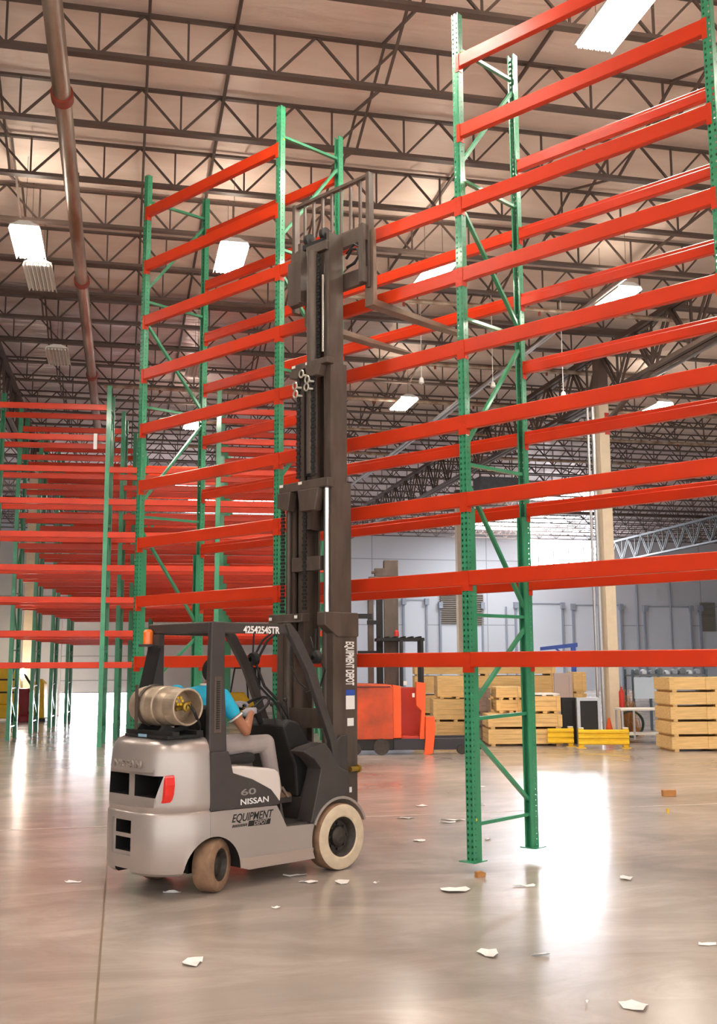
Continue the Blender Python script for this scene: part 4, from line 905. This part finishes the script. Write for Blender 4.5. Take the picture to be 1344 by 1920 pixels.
for x, r in ((0.10, 0.16), (-0.42, 0.12), (1.7, 0.09)): MB().cyl((x, 0.0, r), (x, 0.13, r), r, 20).build('wheel', WHEEL, RT, smooth=True)
for nm, (x0, x1, y0) in {'a': (-0.08, 0.04, 0.95), 'b': (0.26, 0.56, 0.95)}.items():
    MB().box((x0+0.0, y0, 1.3), (x1, y0+0.14, 3.35 if nm == 'a' else 3.86)).build('mast_rail', MAST, RT, bevel=0.01)
MB().box((0.10, 1.0, 1.3), (0.24, 1.06, 3.5)).build('mast_rail', BLACK, RT)
MB().box((-0.06, 0.90, 3.46), (0.56, 1.1, 3.60)).box((0.06, 0.9, 3.60), (0.27, 1.05, 3.78)).box((0.0, 0.9, 3.66), (0.2, 1.0, 3.72)).box((0.26, 0.9, 3.6), (0.56, 1.12, 3.95)).build('mast_head', MAST, RT, bevel=0.01)
MB().tube([(-0.06+0.17*math.cos(t), 0.88, 3.30+0.17*math.sin(t)) for t in [0.2+i*0.33 for i in range(15)]], 0.035, 8).build('hose_reel', BLACK, RT, smooth=True)
MB().box((-0.30, 0.9, 1.95), (0.10, 1.0, 2.05)).box((-0.30, 0.9, 2.72), (0.0, 0.98, 2.82)).box((-0.1, 0.90, 2.60), (0.12, 1.0, 2.68)).build('mast_tie', BLACK, RT)
og = MB(); og.box((0.05, 0.15, 2.24), (1.0, 0.95, 2.30))
for (x, y) in ((0.52, 0.12), (0.94, 0.12), (0.98, 0.9), (0.60, 0.9)): og.box((x-0.03, y-0.03, 1.33), (x+0.03, y+0.03, 2.26))
for i in range(6): og.box((0.1+0.16*i, 0.12, 2.30), (0.14+0.16*i, 0.95, 2.33))
og.build('overhead_guard', BLACK, RT); MB().lathe([(0, 0.05), (0.1, 0.045), (0.13, 0.02)], (0.45, 0.3, 2.33), (0, 0, 1), 12).build('beacon', REDP, RT, smooth=True)
MB().box((0.55, 0.02, 1.36), (0.62, 0.04, 1.44)).box((0.72, 0.015, 1.12), (0.77, 0.02, 1.2)).build('label', WSTK, RT)

# ------------------------------------------------------------------ stacked timber crates
def crate_mesh(w, d, h, nb, key='w', skids=True):
    """long low timber crate: boards with shadow gaps, corner battens, skids beneath"""
    mb = MB(); s = 0.045 if skids else 0.0; bh = (h-s)/nb; rn = random.Random(int(w*100+h*1000))
    mb.box((-w/2+0.02, 0.02, s+0.005), (w/2-0.02, d-0.02, h-0.01))
    for i in range(nb):
        z0, z1 = s+bh*i+0.004, s+bh*(i+1)-0.004; j = rn.uniform(-0.004, 0.004)
        mb.box((-w/2, j, z0), (w/2, 0.02+j, z1)); mb.box((-w/2, d-0.02, z0), (w/2, d, z1)); mb.box((-w/2-0.0, 0.02, z0), (-w/2+0.02, d-0.02, z1)); mb.box((w/2-0.02, 0.02, z0), (w/2, d-0.02, z1))
    n = max(2, int(w/0.35))
    for i in range(n): a = -w/2 + w*i/n; mb.box((a+0.005, 0, h-0.012), (a+w/n-0.005, d, h))
    if skids:
        for a in (-w/2+0.06, 0.0, w/2-0.14): mb.box((a, 0.0, 0), (a+0.09, d, s))
    return mb
cm_cache = {}
def crate(x, y, z, rz, w, d, h, nb, label, mt=None, group='timber crates', batt=False):
    k_ = (w, d, h, nb, batt, (mt or WOOD).name)
    t = thing('wooden_crate', label, 'crate', (x, y, z), rz, group)
    if k_ not in cm_cache:
        cm_cache[k_] = (crate_mesh(w, d, h, nb).mesh('boards', mt or WOOD), MB().box((0, -0.022, 0.045), (0.09, -0.006, h)).mesh('batten', mt or WOOD))
    link('boards', cm_cache[k_][0], t); 
    for a in ([-w/2, w/2-0.09] + ([-w*0.1] if batt else [])): link('batten', cm_cache[k_][1], t, (a, 0, 0))
    return t
WRZ = -A
g = G(1258, 1409)    # near right stack: left front corner
wn = 1.9; dirx = W(1, 0); 
for i, h in enumerate((0.285,)*5):
    c = g + dirx*(wn/2)
    crate(c.x, c.y, 0.296*i, WRZ+math.radians(4), wn, 0.9, 0.292, 1, 'pale pine crate in the five-high stack at the right edge, %s' % ('bottom one', 'second from the floor', 'third from the floor', 'fourth from the floor', 'topmost')[i], group='five-high crate stack at right', batt=True)
def stack(pxl, pxr, dist, ylist, names, nb=3, mt=None, d=1.0, rz=0.0, group='timber crates in the middle', z_base=0.0):
    """ylist: pixel rows of the crate edges from the bottom up"""
    a, b = D(pxl, 1300, dist), D(pxr, 1300, dist); w = round((b-a).length, 2); c = (a+b)/2
    zs = [max(0.0, D((pxl+pxr)/2, y_, dist).z) for y_ in ylist]; zs[0] = z_base
    for i in range(len(zs)-1):
        h = round(zs[i+1]-zs[i]-0.003, 3); crate(c.x, c.y, zs[i], WRZ+rz, w, d, h, nb, names[i], mt, group)
stack(914, 1052, 23.2, (1397, 1367, 1340), ('wide timber crate on the floor behind the nearest rack post', 'wide timber crate, second in the stack behind the nearest rack post'), nb=3, d=1.1)
stack(930, 978, 24.0, (1340, 1312, 1288), ('short timber crate under the top one beside the grey crate ends', 'short timber crate on top beside the grey crate ends'), nb=3, d=0.9, z_base=D(950, 1340, 23.2).z)
stack(984, 1050, 23.7, (1340, 1305), ('timber crate topped with white board left of the black panels',), nb=3, d=0.9, z_base=D(950, 1340, 23.2).z)
stack(894, 919, 24.7, (1394, 1364, 1338, 1312, 1290), ('weathered grey crate end on the floor beside the nearest post', 'weathered grey crate end, second up beside the nearest post', 'weathered grey crate end, third up beside the nearest post', 'weathered grey crate end on top beside the nearest post'), nb=2, mt=WOODG, d=0.7)
stack(812, 888, 25.6, (1385, 1353, 1311), ('dark low pallet crate under the timber bundle behind the orange truck', 'rough-ended timber bundle behind the orange truck'), nb=4, d=1.2)
stack(820, 889, 25.8, (1305, 1268), ('rough-ended timber bundle on top of the lower bundle behind the orange truck',), nb=4, d=1.2, z_base=D(850, 1311, 25.5).z+0.003)
stack(778, 1042, 28.2, (1380, 1340, 1303, 1267, 1246), ('very long low timber stack at the back, bottom layer', 'very long low timber stack at the back, second layer', 'very long low timber stack at the back, third layer', 'very long low timber stack at the back, top layer'), nb=2, d=1.2)
stack(1076, 1099, 26.5, (1379, 1342, 1300, 1260), ('narrow timber crate behind the black panels, bottom', 'narrow timber crate behind the black panels, middle', 'narrow timber crate behind the black panels, top'), nb=3, d=0.8)
tag(crate(*(D(1016, 1300, 23.75).xy), D(1016, 1305, 23.7).z, WRZ, 0.78, 0.9, 0.03, 1, 'thin white board lying on the timber crate left of the black panels', WHITE, 'boards'), cat='board')
# pinkish board, black panels
def slab(px0, px1, yb, yt, dist, th, mt, name, label, cat, frame_mat=None):
    a, b = D(px0, yb, dist), D(px1, yb, dist); w = (b-a).length; c = (a+b)/2; h = D((px0+px1)/2, yt, dist).z
    zb = a.z if a.z > 0.5 else 0.0
    t = thing(name, label, cat, (c.x, c.y, zb), WRZ); h -= zb
    MB().box((-w/2+0.03, 0, 0.03), (w/2-0.03, th, h-0.03)).build('panel', mt, t)
    f = MB()
    for s in (-1, 1): f.box((min(s*w/2, s*(w/2-0.07)), -0.02, 0), (max(s*w/2, s*(w/2-0.07)), th+0.02, h))
    f.box((-w/2+0.07, -0.02, h-0.07), (w/2-0.07, th+0.02, h)); f.box((-w/2+0.07, -0.02, 0), (w/2-0.07, th+0.02, 0.07))
    f.build('frame', frame_mat or mt, t); return t
slab(1083, 1128, 1380, 1308, 23.4, 0.08, mat('black_mesh_panel', (30, 30, 32), 0.6), 'screen_panel', 'black panel in a pale metal frame behind the yellow guard rail', 'panel', frame_mat=FR)
slab(1055, 1081, 1382, 1308, 23.8, 0.10, BLACK, 'screen_panel', 'plain black panel just left of the pale-framed one', 'panel')
slab(1042, 1076, 1384, 1262, 26.0, 0.05, mat('pinkish_board', (196, 176, 168), 0.7), 'sheet_board', 'tall pinkish board standing behind the black panels', 'board')
slab(1190, 1234, 1310, 1270, 27.2, 0.04, mat('pale_blue_board', (196, 212, 228), 0.6), 'sheet_board', 'pale blue board on the rack posts right of the cream column', 'board')
# yellow guard rails
def guard(pxl, pxr, py, label, dx=0.0, posts=2):
    a, b = G(pxl, py), G(pxr, py); L = (b-a).length; t = thing('guard_rail', label, 'guard rail', (a.x, a.y, 0), math.atan2((b-a).y, (b-a).x), 'yellow guard rails')
    for i in range(posts):
        x = 0.06 + (L-0.12)*i/max(1, posts-1) if posts > 1 else L-0.06
        p = bpy.data.objects.new('post', None); C.objects.link(p); p.parent = t; p.location = (x, 0.06, 0)
        MB().box((-0.055, -0.05, 0.012), (0.055, 0.05, 0.40)).build('tube', YELLOW, p, bevel=0.008); MB().box((-0.10, -0.09, 0), (0.10, 0.09, 0.012)).build('foot_plate', YELLOW, p); MB().box((-0.057, -0.052, 0.40), (0.057, 0.052, 0.425)).build('cap', WHITE, p, bevel=0.008)
    pr_ = [(0.0, 0.07), (-0.03, 0.09), (-0.03, 0.13), (0.0, 0.155), (0.0, 0.19), (-0.03, 0.21), (-0.03, 0.25), (0.0, 0.275), (0.0, 0.30), (-0.03, 0.32), (-0.03, 0.36), (0.0, 0.385), (0.012, 0.385), (0.012, 0.07)]
    MB().prism(pr_, 'x', 0.0 if posts == 2 else -0.2, L).build('rail', YELLOW, t); return t
guard(1085, 1180, 1403, 'yellow corrugated guard rail on the floor in front of the cream column')
guard(1045, 1076, 1400, 'yellow guard rail end to the left, mostly hidden by the timber crate', posts=1)
# cone
cp = G(1143, 1388); cn = thing('traffic_cone', 'small orange traffic cone at the foot of the cream column', 'cone', (cp.x, cp.y, 0))
MB().lathe([(0.03, 0.13), (0.5, 0.025), (0.52, 0.0)], (0, 0, 0), (0, 0, 1), 20).build('cone_body', ORANGEC, cn, smooth=True); MB().box((-0.17, -0.17, 0), (0.17, 0.17, 0.03)).build('base', ORANGEC, cn)
# fire extinguisher on the column's right
p = D(1166, 1330, 24.9); fx = thing('fire_extinguisher', 'red fire extinguisher hung right of the near cream column', 'fire extinguisher', (p.x, p.y, 0))
MB().lathe([(0, 0.0), (0.0, 0.06), (0.35, 0.06), (0.42, 0.02), (0.47, 0.02)], (0, 0, 0.75), (0, 0, 1), 14).build('cylinder', REDP, fx, smooth=True); MB().box((-0.02, -0.02, 0.0), (0.02, 0.02, 0.75)).box((-0.06, -0.06, 0), (0.06, 0.06, 0.02)).build('stand', STEELG, fx)
# work table on casters
ta = G(1166, 1394); tb = thing('work_table', 'pale work table on casters between the cream column and the crate stack', 'table', (ta.x, ta.y, 0), WRZ)
MB().box((0, 0, 0.72), (1.02, 0.65, 0.76)).build('tabletop', WHITE, tb); MB().box((0.02, 0.02, 0.18), (1.0, 0.62, 0.21)).build('shelf', WHITE, tb)
for (x, y) in ((0.04, 0.04), (0.98, 0.04), (0.98, 0.6), (0.04, 0.6), (0.30, 0.04)): MB().box((x-0.02, y-0.02, 0.09), (x+0.02, y+0.02, 0.72)).build('leg', FR, tb)
for (x, y) in ((0.04, 0.04), (0.98, 0.04), (0.98, 0.6), (0.04, 0.6)): MB().cyl((x, y-0.015, 0.045), (x, y+0.015, 0.045), 0.045, 12).build('caster', BLACK, tb, smooth=True)
# coiled hose under the table, brushwood heap
p = G(1172, 1388); ho = MB(); 
for i in range(3): ho.tube([(0.30*math.cos(t), 0.05*i, 0.32+0.30*math.sin(t)) for t in [2*PI*q/28 for q in range(29)]], 0.02, 6)
ho = ho.build('hose_coil', mat('dark_green_hose', (40, 60, 44), 0.5), smooth=True); ho.location = (p.x+0.55, p.y+0.75, 0); ho.rotation_euler = (0, 0, WRZ); tag(ho, 'dark green coiled hose behind the work table', 'hose')
p = G(1205, 1385); rn = random.Random(5); st = MB()
for i in range(260):
    a = rn.uniform(-0.5, 0.5); b = rn.uniform(0, 0.5); hh = rn.uniform(0.5, 1.35)*(1-abs(a)*0.8); st.bar((a, b, 0), (a*0.55+rn.uniform(-0.25, 0.25), b+rn.uniform(-0.1, 0.2), hh), 0.012, 0.006)
o = st.build('brushwood', WOODB); o.location = (p.x, p.y+0.9, 0); o.rotation_euler = (0, 0, WRZ); tag(o, 'heap of loose brown sticks and straw behind the work table', 'brushwood', kind='stuff')
# storage rack posts behind the table, machinery on the stacks
bg = D(1188, 1300, 27.4); SHB = mat('blue_grey_rack_paint', (70, 92, 104), 0.5); sh = thing('storage_rack', 'blue-grey storage rack frame behind the work table, odds and ends on top', 'rack', (bg.x, bg.y, 0), WRZ)
for x in (0, 0.66, 1.9): MB().box((x-0.03, 0, 0), (x+0.03, 0.06, 1.6)).box((x-0.03, 0.8, 0), (x+0.03, 0.86, 1.6)).build('post', SHB, sh)
MB().box((0, 0, 1.42), (1.9, 0.86, 1.47)).build('shelf', STEELG, sh); 
rn = random.Random(9)
for i in range(9):
    x = 0.15+0.2*i; o = MB(); s = rn.uniform(0.05, 0.09)
    o.cyl((0, 0, s), (0, 0.2, s), s, 12); o.box((-s, 0.02, 0), (s, 0.18, s*0.5)); o = o.build('machine_part', (STEELG, FR, RAILM)[i % 3], smooth=True, bevel=0.004); v = W(x, 0.2) ; o.location = (bg.x+v.x, bg.y+v.y, 1.471); o.rotation_euler = (0, 0, WRZ)
    tag(o, 'small grey metal part on the storage rack above the crate stack, %s from the left' % NUM[i], 'machine part', 'metal parts on the storage rack')
# blue gantry crane
gb = D(1076, 1262, 30.5); gc = thing('jib_crane', 'small blue jib crane standing behind the timber stacks', 'crane', (gb.x, gb.y, 0), WRZ)
zt = D(1076, 1213, 30.5).z
MB().box((-0.06, -0.06, 0), (0.06, 0.06, zt)).build('mast_post', BLUE, gc); MB().prism([(-0.95, zt-0.10), (0.12, zt), (0.12, zt+0.12), (-0.95, zt+0.0)], 'y', -0.05, 0.05).build('jib_arm', BLUE, gc); MB().bar((-0.5, 0, zt-0.05), (-0.03, 0, zt-0.4), 0.05, 0.05, up=(0, 1, 0)).build('brace', BLUE, gc); MB().box((-0.3, -0.3, 0), (0.3, 0.3, 0.04)).build('base', BLUE, gc)
# ------------------------------------------------------------------ machines beyond the packed racks at left
def mini_truck(px, py, dist, col, label, name, cat, sc=1.0):
    b = D(px, 1300, dist); t = thing(name, label, cat, (b.x, b.y, 0), WRZ+0.4); t.scale = (sc, sc, sc)
    MB().prism([(-0.7, 0.25), (0.6, 0.25), (0.6, 0.7), (0.2, 0.75), (0.0, 1.05), (-0.7, 1.05)], 'y', -0.5, 0.5).build('body', col, t, bevel=0.04)
    for x in (-0.5, 0.45):
        for y in (-0.45, 0.45): MB().cyl((x, y-0.09, 0.25), (x, y+0.09, 0.25), 0.25, 16).build('wheel', BLACK, t, smooth=True)
    gq = MB(); 
    for (x, y) in ((-0.6, -0.42), (-0.6, 0.42), (0.45, -0.42), (0.45, 0.42)): gq.bar((x, y, 1.0 if x < 0 else 0.65), (x*0.7, y, 2.05), 0.06, 0.06)
    gq.box((-0.45, -0.45, 2.03), (0.35, 0.45, 2.09)); gq.build('overhead_guard', BLACK, t)
    mq = MB()
    for y in (-0.3, 0.3): mq.box((0.62, y-0.05, 0.1), (0.75, y+0.05, 2.2))
    mq.box((0.62, -0.3, 2.1), (0.72, 0.3, 2.2)); mq.build('mast', BLACK, t); return t
mini_truck(452, 1330, 36.2, YELLOW, 'yellow forklift seen far away through the silver forklift cab', 'forklift', 'forklift', 0.8)
b = D(14, 1330, 34); t = thing('boom_lift', 'yellow upright lift machine at the far left edge', 'lift', (b.x, b.y, 0), WRZ)
MB().box((-0.45, -0.4, 0.12), (0.45, 0.4, 0.55)).build('base', YELLOW, t, bevel=0.03); MB().box((-0.32, -0.2, 0.55), (0.32, 0.2, 1.85)).build('mast', YELLOW, t, bevel=0.02)
for s in (-1, 1): MB().cyl((s*0.3, -0.42, 0.14), (s*0.3, -0.34, 0.14), 0.14, 14).build('wheel', BLACK, t, smooth=True)
for z in (0.9, 1.3): MB().box((-0.33, -0.21, z), (0.33, -0.2, z+0.05)).build('band', BLACK, t)
b = D(72, 1330, 34.2); t = thing('hand_pallet_jack', 'yellow pump machine with raised handle far behind the racks at left', 'jack', (b.x, b.y, 0), WRZ)
MB().prism([(-0.25, 0.1), (0.25, 0.1), (0.2, 1.2), (0.05, 1.35), (-0.2, 1.2)], 'y', -0.2, 0.2).build('body', YELLOW, t, bevel=0.03); MB().bar((-0.1, 0, 0.9), (-0.5, 0, 1.5), 0.06, 0.06, up=(0, 1, 0)).build('handle', BLACK, t); MB().box((-0.3, -0.25, 0), (0.3, 0.25, 0.1)).build('foot', BLACK, t)
b = D(48, 1330, 34.0); t = thing('floor_scrubber', 'dark red floor machine far behind the racks at left', 'floor machine', (b.x, b.y, 0), WRZ)
DR = mat('dark_red_plastic', (140, 30, 40), 0.5)
MB().box((-0.22, -0.2, 0.1), (0.14, 0.2, 1.05)).build('tank', DR, t, bevel=0.05); MB().lathe([(0.02, 0.34), (0.18, 0.34), (0.24, 0.25)], (0, -0.1, 0), (0, 0, 1), 20).build('brush_deck', DR, t, smooth=True); MB().box((0.14, -0.18, 0.3), (0.30, 0.18, 0.95)).build('bag', WHITE, t, bevel=0.04)
b = D(42, 1262, 34.6); t = thing('work_light', 'small bright work light shining far behind the racks at left', 'work light', (b.x, b.y, 0), WRZ)
MB().cyl((0, 0, 0), (0, 0, b.z-0.1), 0.03, 8).build('stand', STEELG, t); MB().box((-0.25, -0.25, 0), (0.25, 0.25, 0.03)).build('foot', STEELG, t); MB().lathe([(0, 0.05), (0.05, 0.16), (0.08, 0.17), (0.085, 0.0)], (0, 0.0, b.z), (0, -1, 0), 16).build('lamp_head', GLOW, t, smooth=True)

# ------------------------------------------------------------------ litter on the floor
def scrap(px, py, wpx, seed, label, mt=None, name='paper_scrap', cat='paper', ar=0.5, strip=False, n=9):
    rn = random.Random(seed); g_ = G(px, py); dd = (g_-EYE).length; w = wpx*dd/FP/2; pts = []
    for i in range(n):
        a = 2*PI*i/n; r = rn.uniform(0.6, 1.1)
        pts.append((w*r*math.cos(a), w*(2.2*ar if not strip else 0.35)*r*math.sin(a)))
    top = [(x, y, 0.004+rn.uniform(0.0, 0.018)) for x, y in pts]; bot = [(x, y, max(0.0006, z-0.0015)) for x, y, z in top]
    c = (0, 0, 0.004); cb = (0, 0, 0.002); vs = top+bot+[c, cb]; fs = []
    for i in range(n): j = (i+1) % n; fs += [(i, j, 2*n), (n+j, n+i, 2*n+1), (i, n+i, n+j, j)]
    o = MB().add(vs, fs).build(name, mt or PAPER); o.location = (g_.x, g_.y, 0); o.rotation_euler = (0, 0, -A+rn.uniform(-0.25, 0.25)); return tag(o, label, cat, 'scraps of litter on the floor')
L_ = [(362, 1806, 46, 'crumpled white paper scrap on the open floor in front of the forklift', 1, 0), (852, 1670, 52, 'torn white paper scrap just in front of the nearest rack foot', 2, 0), (916, 1790, 46, 'blocky white paper scrap lower right of the nearest rack foot', 3, 0), (1012, 1792, 44, 'thin curled pinkish strip right of the blocky paper scrap', 4, 1), (983, 1662, 42, 'thin white strip in the bright floor glare', 5, 1), (1172, 1648, 28, 'small white scrap at right edge of the floor glare', 6, 0), (1190, 1888, 60, 'torn white paper nearest the lower right corner', 7, 0), (1325, 1772, 42, 'thin white strip at the right edge of the picture', 8, 1), (137, 1655, 36, 'small white strip left behind the forklift', 9, 1), (323, 1675, 34, 'thin white strip beneath the rear of the forklift', 10, 1), (553, 1643, 52, 'ragged white scrap under the forklift, nearer its rear', 11, 1), (577, 1655, 46, 'ragged white scrap just in front of the one under the forklift', 12, 1), (640, 1655, 34, 'small white scrap beside the front wheel', 13, 0), (517, 1704, 22, 'tiny white scrap on the floor below the forklift flank', 14, 1), (705, 1657, 10, 'tiny white fleck right of the front wheel', 15, 0), (762, 1535, 44, 'thin white strip on the pale floor joint between forklift and post', 16, 1), (850, 1539, 50, 'long white strip on the floor joint left of the nearest post', 17, 1), (840, 1543, 40, 'second long white strip just in front of the first by the post', 18, 1), (786, 1577, 24, 'small bright scrap left of the nearest post', 19, 0), (790, 1512, 26, 'small pale strip further back left of the nearest post', 20, 1), (906, 1476, 16, 'small scrap seen behind the nearest post, farther one', 21, 1), (904, 1510, 14, 'small scrap seen behind the nearest post, nearer one', 22, 1), (914, 1575, 12, 'tiny pale fleck between the two posts of the nearest frame', 23, 0), (1100, 1882, 8, 'tiny dark fleck near the lower right paper', 24, 0)]
for (px, py, w, lb, sd_, strip) in L_: scrap(px, py, w, sd_, lb, strip=bool(strip), ar=0.55)
g_ = G(900, 1644); o = MB().prism([(-0.05, 0), (0.045, 0), (0.05, 0.03), (0.0, 0.05), (-0.045, 0.045)], 'y', -0.02, 0.02).build('wood_chip', WOODB, bevel=0.003); o.location = g_; o.rotation_euler = (0, 0, 0.4); tag(o, 'small tan wood chip below the nearest rack foot', 'wood chip')
g_ = G(1254, 1493); o = MB().box((-0.09, -0.04, 0), (0.09, 0.04, 0.085)).build('wood_block', WOODB, bevel=0.004); o.location = g_; o.rotation_euler = (0, 0, -0.2); tag(o, 'brown wood block alone on the floor at right', 'wood block')
g_ = G(1252, 1524); o = MB().box((-0.012, -0.01, 0), (0.012, 0.01, 0.05)).build('yellow_chip', YELLOW); o.location = g_; tag(o, 'tiny yellow upright chip in front of the wood block', 'chip')
